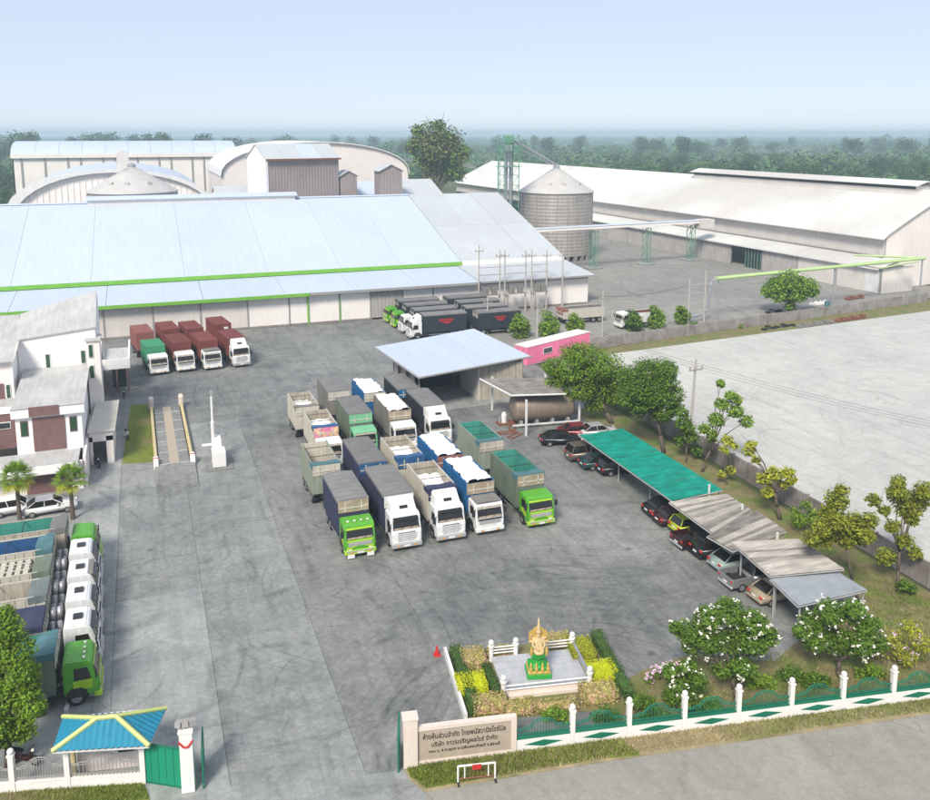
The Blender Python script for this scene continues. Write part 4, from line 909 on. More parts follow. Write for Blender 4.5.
# rear covered walkway with white parapet
k0, k1 = pv(102, 361, 117), pv(129.5, 358, 117)
opart('walkway_parapet', MB().box(k0.x, k1.x, 117, 117.2, 3.1, k1.z).box(k1.x - .2, k1.x, 117.2, 128, 3.1, k1.z), 'office_white')
opart('walkway_roof', MB().box(k0.x, k1.x - .2, 117.2, 128, k1.z - 1.2, k1.z - 1.1), 'office_roof')
for x in (k0.x + .2, k1.x - .3, (k0.x + k1.x) / 2):
    opart('walkway_post', MB().box(x - .1, x + .1, 117.0, 117.2, 0, 3.1), 'maroon')
opart('walkway_wall', MB().box(-6.2, -6.0, 101.5, 128, 0, 4.5), 'office_cream')
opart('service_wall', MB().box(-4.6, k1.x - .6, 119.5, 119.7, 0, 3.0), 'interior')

# ---- weighbridge
w0, w1 = P(157, 470), P(158, 408); w2, w3 = P(197, 468), P(192, 405)
wb = thing('weighbridge', 'truck weighbridge with yellow side kerbs and sloping concrete ramp', 'weighbridge', (1.9, 80.5, 0), R(.5))
for k in range(6):
    y0 = 7.4 + k * 3.45
    part(wb, 'deck_plate', MB().box(-1.45, 1.45, y0 + .03, y0 + 3.42, .05, .32), 'slab_concrete')
    part(wb, 'deck_line', MB().box(-1.45, 1.45, y0 + .1, y0 + .2, .322, .328), 'trim_white')
part(wb, 'deck_strip', MB().box(-.45, .45, 7.5, 27, .3295, .3345), 'sign_stone')
part(wb, 'ramp', MB().prof([(0, .01), (7.38, .01), (7.38, .32)], -1.9, 1.9), 'slab_concrete')
part(wb, 'ramp', MB().prof([(28.2, .32), (28.2, .01), (31, .01)], -1.7, 1.7), 'slab_concrete')
for s in (-1, 1):
    part(wb, 'kerb', MB().box(s * 1.72 - .16, s * 1.72 + .16, 8.6, 27, .02, .6), 'yellow_paint', bevel=.06)
    e = part(wb, 'kerb_end', MB().prof([(7.1, .02), (8.58, .02), (8.58, .9), (7.5, .9)], s * 1.75 - .24, s * 1.75 + .24), 'white_paint', bevel=.04)
    for k in range(1): part(e, 'red_stripe', MB().prof([(7.75, .45), (7.95, .45), (8.1, .915), (7.9, .915)], s * 1.75 - .25, s * 1.75 + .25), 'red')
    part(wb, 'kerb_end', MB().box(s * 1.72 - .3, s * 1.72 + .3, 27.02, 28.2, .02, 1.5), 'sign_frame', bevel=.15)
# sampler mast
q = P(219, 469)
ms = thing('sampling_mast', 'white sampling mast with tall slim column on a cabinet beside the weighbridge', 'mast', (q.x, q.y, 0))
part(ms, 'cabinet', MB().box(-.55, .75, 0, 1.7, .15, 1.7), 'white_paint', bevel=.05)
part(ms, 'cabinet', MB().box(-.4, .5, 1.72, 3.2, .15, 2.5), 'white_paint', bevel=.05)
part(ms, 'base_plate', MB().box(-1.2, 1.4, -.6, 3.4, 0, .14), 'slab_concrete')
part(ms, 'column', MB().lathe([(.2, 0), (.19, 4.0), (.13, 4.05), (.12, 7.0)], 12, (-.25, 2.4, .2)), 'trim_white')
part(ms, 'head', MB().box(-.4, -.1, 2.25, 2.55, 6.9, 7.4), 'trim_grey')
part(ms, 'arm', MB().box(-1.4, -.4, 2.3, 2.5, 1.7, 1.9), 'white_paint')

# ---- power poles
def pole(name, label, b, h, arm=1.6, arms=1, tilt=0, ang=0.0, stay=False, group=None):
    o = thing(name, label, 'utility pole', (b[0], b[1], 0), ang); o.rotation_euler = (0, tilt, ang)
    part(o, 'shaft', MB().tube((0, 0, 0), (0, 0, h), .17, .11, 8), 'pole_concrete')
    for k in range(arms):
        ca = part(o, 'crossarm', MB().box(-arm / 2, arm / 2, -.16, -.06, h - 1.2 - k * .9, h - 1.06 - k * .9), 'post')
        for x in (-arm / 2 + .1, 0, arm / 2 - .1):
            part(ca, 'insulator', MB().lathe([(.05, 0), (.09, .1), (.05, .2), (.09, .28), (.03, .34)], 8, (x, -.11, h - 1.06 - k * .9)), 'wood')
    return o
pole('utility_pole', 'utility pole with crossarm on the pale lot behind the trees', P(690, 440), 9.0, 2.0, 1, R(2.5), R(10))
pole('utility_pole', 'concrete pole in front of the black trailers', P(487, 334), 6.4, 1.5, 1, R(1), 0)
pole('utility_pole', 'concrete pole rising behind the pink container left of the dark shrubs', P(537, 350), 8.0, 1.8, 1, 0, 0)
pole('utility_pole', 'concrete pole at the corner beside the striped trailer', P(602, 338), 7.8, 1.6, 1, 0, 0)
for k, px in enumerate((479, 500, 505, 526, 532, 547, 563)):
    t = pv(px, 250, 147.0 - (k % 2) * .8)
    pole('substation_pole', ['leftmost substation pole in front of the grey lean-to', 'second substation pole from the left', 'third substation pole from the left', 'fourth substation pole from the left', 'fifth substation pole from the left', 'substation pole second from the right', 'rightmost substation pole in front of the grey lean-to'][k], (t.x, t.y), t.z + (.9 if k == 0 else 0), 1.7, 1, 0, 0, group='substation poles')
for k, (a, b, z) in enumerate(((479, 500, 6.2), (505, 526, 6.6), (532, 547, 6.0))):
    t0, t1 = pv(a, 250, 146.6), pv(b, 250, 146.6)
    o = thing('busbar_frame', ['steel platform with transformers between the first two substation poles', 'steel platform with transformers in the middle of the substation poles', 'steel platform with transformers between the right substation poles'][k], 'transformer', (t0.x, 146.2, 0))
    w_ = t1.x - t0.x
    part(o, 'platform', MB().box(-.2, w_ + .2, -.5, .5, 3.4, 3.55), 'post')
    part(o, 'beam', MB().box(-.2, w_ + .2, -.06, .06, 7.2, 7.35).box(-.2, w_ + .2, -.06, .06, 8.6, 8.72), 'post')
    part(o, 'post', MB().tube((.25, 0, 0), (.25, 0, 3.4), .12).tube((w_ - .25, 0, 0), (w_ - .25, 0, 3.4), .12), 'pole_concrete')
    for j in range(2):
        tr_ = part(o, 'transformer', MB().box(w_ * (.3 + .4 * j) - .5, w_ * (.3 + .4 * j) + .5, -.42, .42, 3.55, 4.9), 'grey_side', bevel=.05)
        part(tr_, 'cooling_fin', MB().box(*[w_ * (.3 + .4 * j) - .45, w_ * (.3 + .4 * j) - .35, -.55, -.42, 3.65, 4.8]).box(w_ * (.3 + .4 * j) + .35, w_ * (.3 + .4 * j) + .45, -.55, -.42, 3.65, 4.8), 'trim_grey')
hp = thing('pole_frame', 'twin pole frame with crossbeams by the far wall', 'utility pole', (P(688, 325).x, P(688, 325).y, 0))
w_ = P(702, 323).x - P(688, 325).x
part(hp, 'shaft', MB().tube((0, 0, 0), (0, 0, 8.2), .17, .12), 'pole_concrete'); part(hp, 'shaft', MB().tube((w_, 0, 0), (w_, 0, 9.4), .17, .12), 'pole_concrete')
part(hp, 'crossbeam', MB().box(-.5, w_ + .6, -.1, .1, 7.0, 7.15), 'post'); part(hp, 'crossbeam', MB().box(-.1, w_ + .1, -.1, .1, 5.6, 5.72), 'post')
# ---- lime pipe rack
g0, g1 = P(716, 320), P(922, 296.5)
pr_ = thing('pipe_rack', 'lime green pipe bridge on posts running along the far wall', 'pipe rack', (g0.x, g0.y, 0), math.atan2((g1 - g0).y, (g1 - g0).x))
L_ = (g1 - g0).length
part(pr_, 'pipe', MB().tube((0, 0, 7.5), (L_, 0, 7.9), .28, n=10), 'pipe_lime'); part(pr_, 'pipe', MB().tube((0, .8, 7.5), (L_, .8, 7.9), .22, n=10), 'pipe_lime')
part(pr_, 'down_pipe', MB().path([(.2, .4, 7.4), (-.9, .4, 7.0), (-1.3, .4, 6.2), (-1.5, .4, 2.0), (-3, .4, 1.2), (-5.6, .4, 1.0)], .22, 8), 'galv')
part(pr_, 'return_pipe', MB().tube((L_, 0, 7.9), (L_ - 9, 9.5, 7.9), .2, n=8), 'pipe_lime')
for t in (0.01, .54, .995): part(pr_, 'post', MB().tube((L_ * t, .4, 0), (L_ * t, .4, 7.5 + .3 * t), .16, n=8), 'galv')
# ================================================================ SHRINE GARDEN
rs = np.random.default_rng(3)
def leaf_quads(pts, size, up=.35, rng=rs, asp=.55, nrm=None):
    n = len(pts)
    d1 = rng.normal(size=(n, 3)); d1 /= np.linalg.norm(d1, axis=1)[:, None]
    nr = rng.normal(size=(n, 3)); nr[:, 2] = np.abs(nr[:, 2]) + up * 2
    if nrm is not None: nr = nr * .7 + nrm * 1.1
    a = np.cross(nr, d1); a /= np.linalg.norm(a, axis=1)[:, None] + 1e-9
    b = np.cross(nr, a); b /= np.linalg.norm(b, axis=1)[:, None] + 1e-9
    s = size * rng.uniform(.65, 1.35, (n, 1))
    a = a * s * .5; b = b * s * .5 * asp
    c = np.asarray(pts)
    return np.stack([c - a, c + b - a * .15, c + a, c - b - a * .15], axis=1)
def hedge(name, label, c, w, d, h, mat, n=900, size=.13, ang=FANG, z0=.0):
    o = thing(name, label, 'hedge' if 'hedge' in name else 'shrub', c, ang)
    part(o, 'core', MB().box(-w / 2 + .08, w / 2 - .08, -d / 2 + .08, d / 2 - .08, z0, h - .08), mat, bevel=.12)
    p_ = rs.uniform(-1, 1, (n, 3)); f = rs.integers(0, 5, n)
    for k in range(n):
        if f[k] < 2: p_[k, 2] = 1
        elif f[k] == 2: p_[k, 1] = -1
        elif f[k] == 3: p_[k, 0] = -1
        else: p_[k, 0] = 1
    p_ *= (1 + rs.normal(0, .03, (n, 1))); p_ *= np.array([w / 2, d / 2, h / 2]); p_[:, 2] += h / 2
    put('foliage', quads_mesh('foliage', leaf_quads(p_, size), mat), o)
    return o
pl0, pl1, pl2 = P(503, 697), P(589, 687.5), P(487, 663)
pang = math.atan2((pl1 - pl0).y, (pl1 - pl0).x); pw = (pl1 - pl0).length; pd = (pl2 - pl0).length
sh = thing('shrine_terrace', 'grey tiled shrine terrace with white balustrade posts', 'terrace', pl0, pang)
part(sh, 'plinth', MB().box(0, pw, 0, pd, 0, .36), 'sign_frame')
nt_ = 7
for i in range(nt_):
    for j in range(5):
        part(sh, 'tile', MB().box(i * pw / nt_ + .02, (i + 1) * pw / nt_ - .02, j * pd / 5 + .02, (j + 1) * pd / 5 - .02, .36, .39), 'paver')
def bpost(x, y):
    o_ = part(sh, 'baluster_post', MB().lathe([(.2, 0), (.2, .12), (.14, .2), (.15, .9), (.2, 1.0), (.2, 1.12)], 10, (x, y, .0)), 'white_paint')
    part(o_, 'finial', MB().ball((x, y, 1.3), .18, 10), 'white_paint', smooth=True)
def rail(x0, y0, x1, y1, zs=(.55, .75, .95), m_='white_paint'):
    for z in zs: part(sh, 'rail', MB().tube((x0, y0, z), (x1, y1, z), .045, n=6), m_)
for x, y in ((0, -.1), (pw, -.1), (0, pd + .1), (pw, pd + .1), (pw * .3, pd + .1)): bpost(x, y)
rail(0, -.1, pw, -.1, (.5, .75)); rail(pw, 0, pw, pd, (.55, .8, 1.0), 'galv'); rail(0, pd + .1, pw * .3, pd + .1); rail(pw * .64, pd + .1, pw, pd + .1)
part(sh, 'front_step', MB().box(.3, pw - .3, -.32, -.02, 0, .2), 'sign_frame')
# statue on its pedestal
sp_ = P(540, 682)
st_ = thing('shrine_statue', 'golden seated shrine figure with tall crown on green and gold pedestal', 'statue', (sp_.x, sp_.y + .3, .39), pang - .1); st_.scale = (.74, .74, .98)
part(st_, 'base', MB().box(-1.0, 1.0, -.85, .85, 0, .3), 'shrine_green', bevel=.03)
part(st_, 'base_gold', MB().box(-.92, .92, -.78, .78, .3, .48), 'gold', bevel=.03)
part(st_, 'base_upper', MB().box(-.82, .82, -.7, .7, .48, .72), 'shrine_green', bevel=.04)
for x in (-.7, -.25, .25, .7):
    part(st_, 'guardian', MB().lathe([(.13, 0), (.15, .18), (.08, .35), (.1, .45), (.02, .6)], 8, (x, -.74, .5)), 'gold')
part(st_, 'throne', MB().lathe([(.78, .72), (.62, .85), (.55, 1.1), (.72, 1.3), (.76, 1.42)], 8), 'shrine_green')
part(st_, 'throne_cloth', MB().lathe([(.62, 1.43), (.66, 1.5), (.5, 1.56)], 16), 'shrine_green')
# figure: one continuous skin
def skin(name, verts, edges_, mat, parent, loc=(0, 0, 0), sub=1):
    me = bpy.data.meshes.new(name); me.from_pydata([v[:3] for v in verts], edges_, [])
    o = put(name, me, parent, loc); md = o.modifiers.new('skin', 'SKIN'); md.use_smooth_shade = True
    for i, v in enumerate(verts):
        me.skin_vertices[0].data[i].radius = (v[3], v[3])
    me.skin_vertices[0].data[0].use_root = True
    s = o.modifiers.new('sub', 'SUBSURF'); s.levels = sub; s.render_levels = sub
    bpy.context.view_layer.update()
    dg = bpy.context.evaluated_depsgraph_get(); m2 = bpy.data.meshes.new_from_object(o.evaluated_get(dg))
    o.modifiers.clear(); o.data = m2; m2.materials.clear(); m2.materials.append(MATS[mat]); return o
V_ = [(0, 0, 1.68, .30), (0, 0, 1.95, .24), (0, -.02, 2.25, .30), (0, 0, 2.45, .15), (0, -.02, 2.62, .19), (0, 0, 2.78, .15)]
E_ = [(0, 1), (1, 2), (2, 3), (3, 4), (4, 5)]
def chain(par, *pts):
    for p_ in pts:
        V_.append(p_); E_.append((par, len(V_) - 1)); par = len(V_) - 1
for s in (-1, 1):
    chain(0, (s * .38, -.25, 1.66, .19), (s * .2, -.62, 1.64, .14), (-s * .12, -.66, 1.63, .1))
    chain(2, (s * .42, 0, 2.28, .13), (s * .52, -.15, 1.98, .10), (s * .28, -.48, 1.9, .07))
    chain(2, (s * .46, .06, 2.36, .10), (s * .66, -.05, 2.45, .08), (s * .64, -.18, 2.75, .06))
    chain(2, (s * .44, .08, 2.2, .10), (s * .70, 0, 2.1, .08), (s * .76, -.2, 2.25, .06))
fig = skin('figure', V_, E_, 'statue_skin', st_)
part(st_, 'crown', MB().lathe([(.24, 2.76), (.26, 2.84), (.17, 2.95), (.2, 3.05), (.12, 3.25), (.09, 3.5), (.02, 3.75)], 12), 'statue_skin', smooth=True)
part(st_, 'face', MB().ball((0, -.17, 2.62), .1, 8, q=(.9, .5, 1.3)), 'statue_skin', smooth=True)
part(st_, 'halo', MB().lathe([(.5, 0), (.62, .02), (.62, .08), (.5, .1)], 20), 'gold', loc=(0, .2, 2.5)).rotation_euler = (math.pi / 2, 0, 0)
part(st_, 'shoulder_wing', MB().prof([(-.75, 2.0), (-.55, 2.0), (-.5, 2.75), (-.62, 2.9), (-.8, 2.6)], .1, .2, ax=1).prof([(.75, 2.0), (.55, 2.0), (.5, 2.75), (.62, 2.9), (.8, 2.6)], .1, .2, ax=1), 'gold')
part(st_, 'pillar_finial', MB().lathe([(.12, 1.42), (.14, 1.7), (.05, 2.0)], 8, (-.62, -.4, 0)).lathe([(.12, 1.42), (.14, 1.7), (.05, 2.0)], 8, (.62, -.4, 0)), 'gold')
# hedges
def HP(x, y): return P(x, y)
def run(a, b, w_, h, nm, lb, mat, n=1500):
    a = P(*a); b = P(*b); c = (a + b) / 2; d_ = b - a
    return hedge(nm, lb, c, d_.length, w_, h, mat, n, .12, math.atan2(d_.y, d_.x))
run((455, 655), (476, 716), .7, .75, 'hedge', 'dark clipped hedge along the left edge of the shrine garden', 'hedge_dark')
run((596, 640), (630, 702), .75, .75, 'hedge', 'dark clipped hedge along the right edge of the shrine garden', 'hedge_dark')
run((486, 672), (499, 700), .6, .6, 'hedge', 'dark clipped hedge tight against the left of the shrine terrace', 'hedge_dark', 900)
hedge('hedge', 'square lime yellow hedge block left of the shrine terrace', P(471, 690), 1.75, 1.5, .75, 'hedge_lime', 3200, .08)
hedge('hedge', 'square lime yellow hedge block right of the shrine terrace', P(600, 677), 1.8, 1.4, .75, 'hedge_lime', 3200, .08)
hedge('shrub_bed', 'mixed brownish green shrub bed at the back left of the shrine', P(473, 664), 1.5, 1.7, .75, 'hedge_mix', 1200)
hedge('shrub_bed', 'mixed brownish green shrub bed in front left of the shrine', P(489, 710), 1.9, 1.2, .75, 'hedge_mix', 1200)
hedge('shrub_bed', 'mixed brownish shrubs right behind the name sign', P(518, 712), 1.9, 1.0, .6, 'hedge_mix', 1100)
hedge('shrub_bed', 'mixed brownish green shrub bed in front right of the shrine', P(598, 698), 2.0, 1.5, .75, 'hedge_mix', 1300)
hedge('shrub_bed', 'yellow green shrub bed at the back right of the shrine', P(580, 655), 1.5, 2.0, .8, 'leaf_yellow', 1300)
hedge('shrub_bed', 'low brownish shrubs behind the shrine statue', P(556, 644), 1.7, .8, .7, 'hedge_mix', 800)
hedge('shrub_bed', 'low mixed shrubs in front of the shrine steps', P(556, 709), 2.4, .8, .45, 'hedge_mix', 900)
hedge('shrub_bed', 'low mixed shrubs behind the left balustrade of the shrine', P(500, 656), 1.6, .6, .6, 'hedge_mix', 700)
flat('shrine_garden_soil', [P(446, 654), P(466, 722), P(628, 708), P(596, 636)], .02, 'soil', .06)
a, b = P(445, 654), P(466, 722)
o = thing('garden_kerb', 'white painted kerb along the left edge of the shrine garden', 'kerb', a, math.atan2((b - a).y, (b - a).x))
kl = (b - a).length
for i in range(6): part(o, 'kerb_stone', MB().box(i * kl / 6 + .01, (i + 1) * kl / 6 - .01, -.09, .09, 0, .5), 'trim_white')
# street barrier on the verge
a, b = P(458, 783), P(495, 779)
o = thing('street_barrier', 'small white tubular barrier with red plate on the road verge', 'barrier', a, math.atan2((b - a).y, (b - a).x)); bw = (b - a).length
part(o, 'frame', MB().path([(0, 0, 0), (0, 0, .95), (bw, 0, .95), (bw, 0, 0)], .05, 8).tube((.35, 0, .22), (.35, 0, .95), .035).tube((bw - .35, 0, .22), (bw - .35, 0, .95), .035), 'white_paint')
part(o, 'lower_rail', MB().tube((0, 0, .22), (bw, 0, .22), .04), 'rust')
for k in range(5): part(o, 'bar', MB().tube((.6 + k * .2, 0, .22), (.6 + k * .2, 0, .95), .015, n=5), 'rust')
part(o, 'red_plate', MB().box(bw * .38, bw * .62, -.08, -.05, .72, 1.0), 'red')
for x in (0, bw): part(o, 'foot', MB().box(x - .05, x + .05, -.3, .3, 0, .06), 'dark')
q = P(437, 655); o = thing('traffic_cone', 'small red traffic cone left of the shrine garden', 'cone', (q.x, q.y, 0)); part(o, 'cone', MB().lathe([(.17, .05), (.04, .65)], 12), 'red'); part(o, 'foot', MB().box(-.22, .22, -.22, .22, 0, .05), 'red')

# ================================================================ TRUCKS
def wheel_parts(root, x, y, r=.5, w_=.3):
    t = cached(('tyre', r, w_), lambda: (lambda mb: mb.mesh('wheel', 'tyre', .05))(_wheel(r, w_)))
    rm = cached(('rim', r, w_), lambda: MB().tube((-w_ / 2 - .006, 0, 0), (w_ / 2 + .006, 0, 0), r * .58, n=14).tube((-w_ / 2 - .05, 0, 0), (w_ / 2 + .05, 0, 0), r * .2, n=8).mesh('rim', 'rim'))
    o = put('wheel', t, root, (x, y, r)); put('rim', rm, o); return o
def _wheel(r, w_): return MB().tube((-w_ / 2, 0, 0), (w_ / 2, 0, 0), r, n=20)
HW = 1.26
def quad_on(p0, p1, p2, p3, off):      # thin plate lifted off a surface
    a, b, c, d_ = [Vector(p) for p in (p0, p1, p2, p3)]; n = (b - a).cross(d_ - a).normalized() * off
    return MB().add([a, b, c, d_, a + n, b + n, c + n, d_ + n], [(4, 5, 6, 7), (3, 2, 1, 0), (0, 1, 5, 4), (1, 2, 6, 5), (2, 3, 7, 6), (3, 0, 4, 7)])
CABS = {
 'low':  dict(p=[(.05, .5), (0, .95), (.04, 1.5), (.34, 2.5), (.52, 2.68), (1.85, 2.76), (1.95, 2.6), (1.95, .75)], ws=((.05, 1.56), (.315, 2.44)), roof=2.76),
 'high': dict(p=[(.05, .42), (0, .9), (.02, 1.55), (.12, 1.72), (.46, 2.72), (.66, 2.9), (1.95, 2.95), (2.02, 2.8), (2.02, .75)], ws=((.135, 1.77), (.44, 2.66)), roof=2.95),
}
def add_cab(root, kind, colr, extra):
    c = CABS[kind]
    cab = put('cab', cached(('cab', kind, colr), lambda: MB().prof(c['p'], -HW + .02, HW - .02).mesh('cab', colr, .07, seg=2)), root)
    (y0, z0), (y1, z1) = c['ws']
    ww = HW - .16
    put('windscreen', cached(('ws', kind), lambda: quad_on((-ww, y0, z0), (ww, y0, z0), (ww - .06, y1, z1), (-ww + .06, y1, z1), .012).mesh('windscreen', 'windscreen')), cab)
    for s in (-1, 1):
        def sw(s=s):
            x = s * (HW - .02); pts = [(x, .42, 1.62), (x, 1.35, 1.62), (x, 1.35, 2.35), (x, .62, 2.35)]
            return quad_on(*(pts if s > 0 else pts[::-1]), .014).mesh('side_window', 'windscreen')
        put('side_window', cached(('sw', s), sw), cab)
        put('mirror', cached(('mir', s), lambda s=s: MB().box(s * 1.42 - .12, s * 1.42 + .12, .12, .2, 1.75, 2.25).tube((s * 1.15, .3, 2.3), (s * 1.42, .16, 2.2), .025, n=5).mesh('mirror', 'dark')), cab)
        put('headlight', cached(('hl', s, kind), lambda s=s: MB().box(s * .88 - .2, s * .88 + .2, -.03, .08, .72, .92).mesh('headlight', 'lamp', .02)), cab)
        put('wheel_arch', cached(('arch', s), lambda s=s: MB().prof([(.62, .55), (.72, .95), (1.0, 1.15), (1.5, 1.15), (1.78, .95), (1.9, .55)], s * HW - .06 * (s > 0) - .0, s * HW + .06 * (s < 0)).mesh('wheel_arch', 'chassis')), cab)
    if kind == 'low':
        put('grille', cached(('gr', 'low', colr), lambda: MB().box(-.95, .95, -.02, .05, 1.02, 1.34).mesh('grille', 'chrome', .02)), cab)
        put('bumper', cached(('bm', colr), lambda: MB().box(-HW, HW, -.1, .35, .38, .72).mesh('bumper', 'lime_trim' if colr == 'cab_green' else 'cab_white', .05)), cab)
        put('trim_band', cached(('tband', colr), lambda: MB().box(-1.05, 1.05, -.012, .06, 1.36, 1.5).mesh('trim_band', 'lime_trim' if colr == 'cab_green' else 'chassis')), cab)
    else:
        gm = cached('grh', lambda: MB().box(-.72, .72, -.03, .05, .95, 1.55).mesh('grille', 'chassis'))
        gg = put('grille', gm, cab)
        for k in range(4):
            put('grille_bar', cached(('gb', k), lambda k=k: MB().box(-.78, .78, -.06, -.03, .98 + k * .15, 1.07 + k * .15).mesh('grille_bar', 'cab_white')), gg)
        put('bumper', cached('bmh', lambda: MB().box(-HW, HW, -.12, .35, .34, .72).mesh('bumper', 'car_silver', .06)), cab)
        put('visor', cached('vis', lambda: MB().prof([(.3, 2.62), (.18, 2.52), (.2, 2.5), (.46, 2.7)], -1.02, 1.02).mesh('visor', 'windscreen')), cab)
    put('number_plate', cached('np', lambda: MB().box(-.26, .26, -.14, -.125, .44, .6).mesh('number_plate', 'plate')), cab)
    put('wiper', cached(('wip', kind), lambda: MB().tube((-.5, y0 - .03, z0 + .02), (-.05, (y0 * 2 + y1) / 3 - .03, z0 + .28), .012, n=4).tube((.3, y0 - .03, z0 + .02), (.75, (y0 * 2 + y1) / 3 - .03, z0 + .28), .012, n=4).mesh('wiper', 'dark')), cab)
    dy, dz = y1 - y0, z1 - z0
    put('sun_strip', cached(('ss', kind, colr), lambda: quad_on((-ww + .03, y0 + dy * .8 - .014, z0 + dz * .8), (ww - .03, y0 + dy * .8 - .014, z0 + dz * .8), (ww - .05, y0 + dy * .98 - .014, z0 + dz * .98), (-ww + .05, y0 + dy * .98 - .014, z0 + dz * .98), .006).mesh('sun_strip', 'lime_trim' if colr == 'cab_green' else 'beige_side')), cab)
    put('dashboard', cached(('db', kind), lambda: quad_on((-ww + .08, y0 + dy * .03 - .014, z0 + dz * .03), (ww - .08, y0 + dy * .03 - .014, z0 + dz * .03), (ww - .1, y0 + dy * .17 - .014, z0 + dz * .17), (-ww + .1, y0 + dy * .17 - .014, z0 + dz * .17), .005).mesh('dashboard', 'wood')), cab)
    for s in (-1, 1):
        put('fog_lamp', cached(('fl', s), lambda s=s: MB().box(s * .7 - .12, s * .7 + .12, -.135, -.11, .46, .58).mesh('fog_lamp', 'amber', .01)), cab)
        put('door_panel', cached(('dp', s, colr), lambda s=s: MB().box(min(s * (HW - .02), s * (HW - .005)), max(s * (HW - .02), s * (HW - .005)), .4, 1.42, 1.02, 1.58).mesh('door_panel', 'lime_trim' if colr == 'cab_green' else colr, .008)), cab)
        put('step', cached(('step', s), lambda s=s: MB().box(s * (HW - .12) - .12, s * (HW - .12) + .12, .25, .6, .5, .56).mesh('step', 'galv')), cab)
    if colr == 'cab_green':
        for s in (-1, 1): put('painted_flash', cached(('pf', s), lambda s=s: MB().prof([(s * .2, 1.02), (s * 1.05, .78), (s * 1.1, 1.0), (s * .5, 1.02)], -.045, -.025, ax=1).mesh('painted_flash', 'lime_trim')), cab)
        put('silver_band', cached('sband', lambda: MB().box(-1.1, 1.1, -.115, -.102, .56, .7).mesh('silver_band', 'chrome')), cab)
    put('exhaust_stack', cached('exh', lambda: MB().tube((-.95, 2.1, .8), (-.95, 2.1, 2.7), .07, n=8).mesh('exhaust_stack', 'chassis')), cab)
    rf = c['roof']
    if 'deflector' in extra:
        d_ = put('roof_deflector', cached(('defl', colr), lambda: MB().hexa([(-1.1, .62, rf - .1), (1.1, .62, rf - .1), (1.14, 2.0, rf - .05), (-1.14, 2.0, rf - .05)], [(-.92, 1.15, rf + .62), (.92, 1.15, rf + .62), (1.08, 1.98, rf + .98), (-1.08, 1.98, rf + .98)]).mesh('roof_deflector', colr, .1, seg=2)), cab)
        put('roof_hatch', cached('hatchd', lambda: quad_on((-.34, .87, rf + .27), (.34, .87, rf + .27), (.34, 1.02, rf + .48), (-.34, 1.02, rf + .48), .03).mesh('roof_hatch', 'windscreen')), d_)
        put('hatch_frame', cached('hatchf', lambda: quad_on((-.48, .83, rf + .2), (.48, .83, rf + .2), (.48, 1.06, rf + .54), (-.48, 1.06, rf + .54), .015).mesh('hatch_frame', 'trim_white')), d_)
    if 'hatch' in extra:
        put('roof_hatch', cached(('hatch', kind), lambda: MB().box(-.3, .3, .95, 1.5, rf - .02, rf + .07).mesh('roof_hatch', 'windscreen')), cab)
    if 'rack' in extra:
        put('roof_rack', cached('rack', lambda: MB().box(-1.1, 1.1, .35, 1.8, rf - .02, rf + .12).mesh('roof_rack', 'grey_side', .03)), cab)
    if 'lights' in extra:
        for k in range(4): put('marker_light', cached(('mk', kind, k), lambda k=k: MB().box(-.8 + k * .53 - .09, -.8 + k * .53 + .09, .72, .86, rf - .03, rf + .05).mesh('marker_light', 'plate')), cab)
    if 'flaps' in extra:
        for s in (-1, 1): put('mud_guard', cached(('mg', s), lambda s=s: MB().box(s * .78 - .28, s * .78 + .28, -.16, -.11, .12, .42).mesh('mud_guard', 'white_paint')), cab)
    return cab
def ribbed_side(L_, z0, z1, x, s, nr):
    mb = MB().box(x - .03, x + .03, 0, L_, z0, z1)
    for i in range(nr + 1):
        y = .05 + (L_ - .1) * i / nr
        mb.box(min(x + s * .03, x + s * .075), max(x + s * .03, x + s * .075), y - .05, y + .05, z0 + .01, z1 - .02)
    mb.box(x - .05, x + .05, 0, L_, z1, z1 + .07)
    mb.box(x - .05 + s * .02, x + .05 + s * .02, 0, L_, z0 - .16, z0)
    return mb
def tarp_top(L_, z, seed, mat):
    def f():
        rg = random.Random(seed); mb = MB(); nx, ny = 6, 14; vs = []
        for j in range(ny + 1):
            for i in range(nx + 1):
                x = -HW - .03 + (2 * HW + .06) * i / nx; y = -.03 + (L_ + .06) * j / ny
                zz = z + .10 * (1 - (2 * i / nx - 1) ** 2) + (.035 if j % 2 else -.015) * (1 if 0 < i < nx else 0) + rg.uniform(-.012, .012)
                vs.append((x, y, zz))
        k = nx + 1
        fs = [(j * k + i, j * k + i + 1, (j + 1) * k + i + 1, (j + 1) * k + i) for j in range(ny) for i in range(nx)]
        rim = [i for i in range(k)] + [j * k + nx for j in range(1, ny + 1)] + [ny * k + i for i in range(nx - 1, -1, -1)] + [j * k for j in range(ny - 1, 0, -1)]
        o_ = len(vs); vs += [(vs[i][0] * 1.004, vs[i][1], vs[i][2] - .22) for i in rim]; m_ = len(rim)
        fs += [(rim[(q + 1) % m_], rim[q], o_ + q, o_ + (q + 1) % m_) for q in range(m_)]
        return mb.add(vs, fs).mesh('tarp_cover', mat)
    return cached(('tarp', round(L_, 1), z, seed % 4, mat), f)
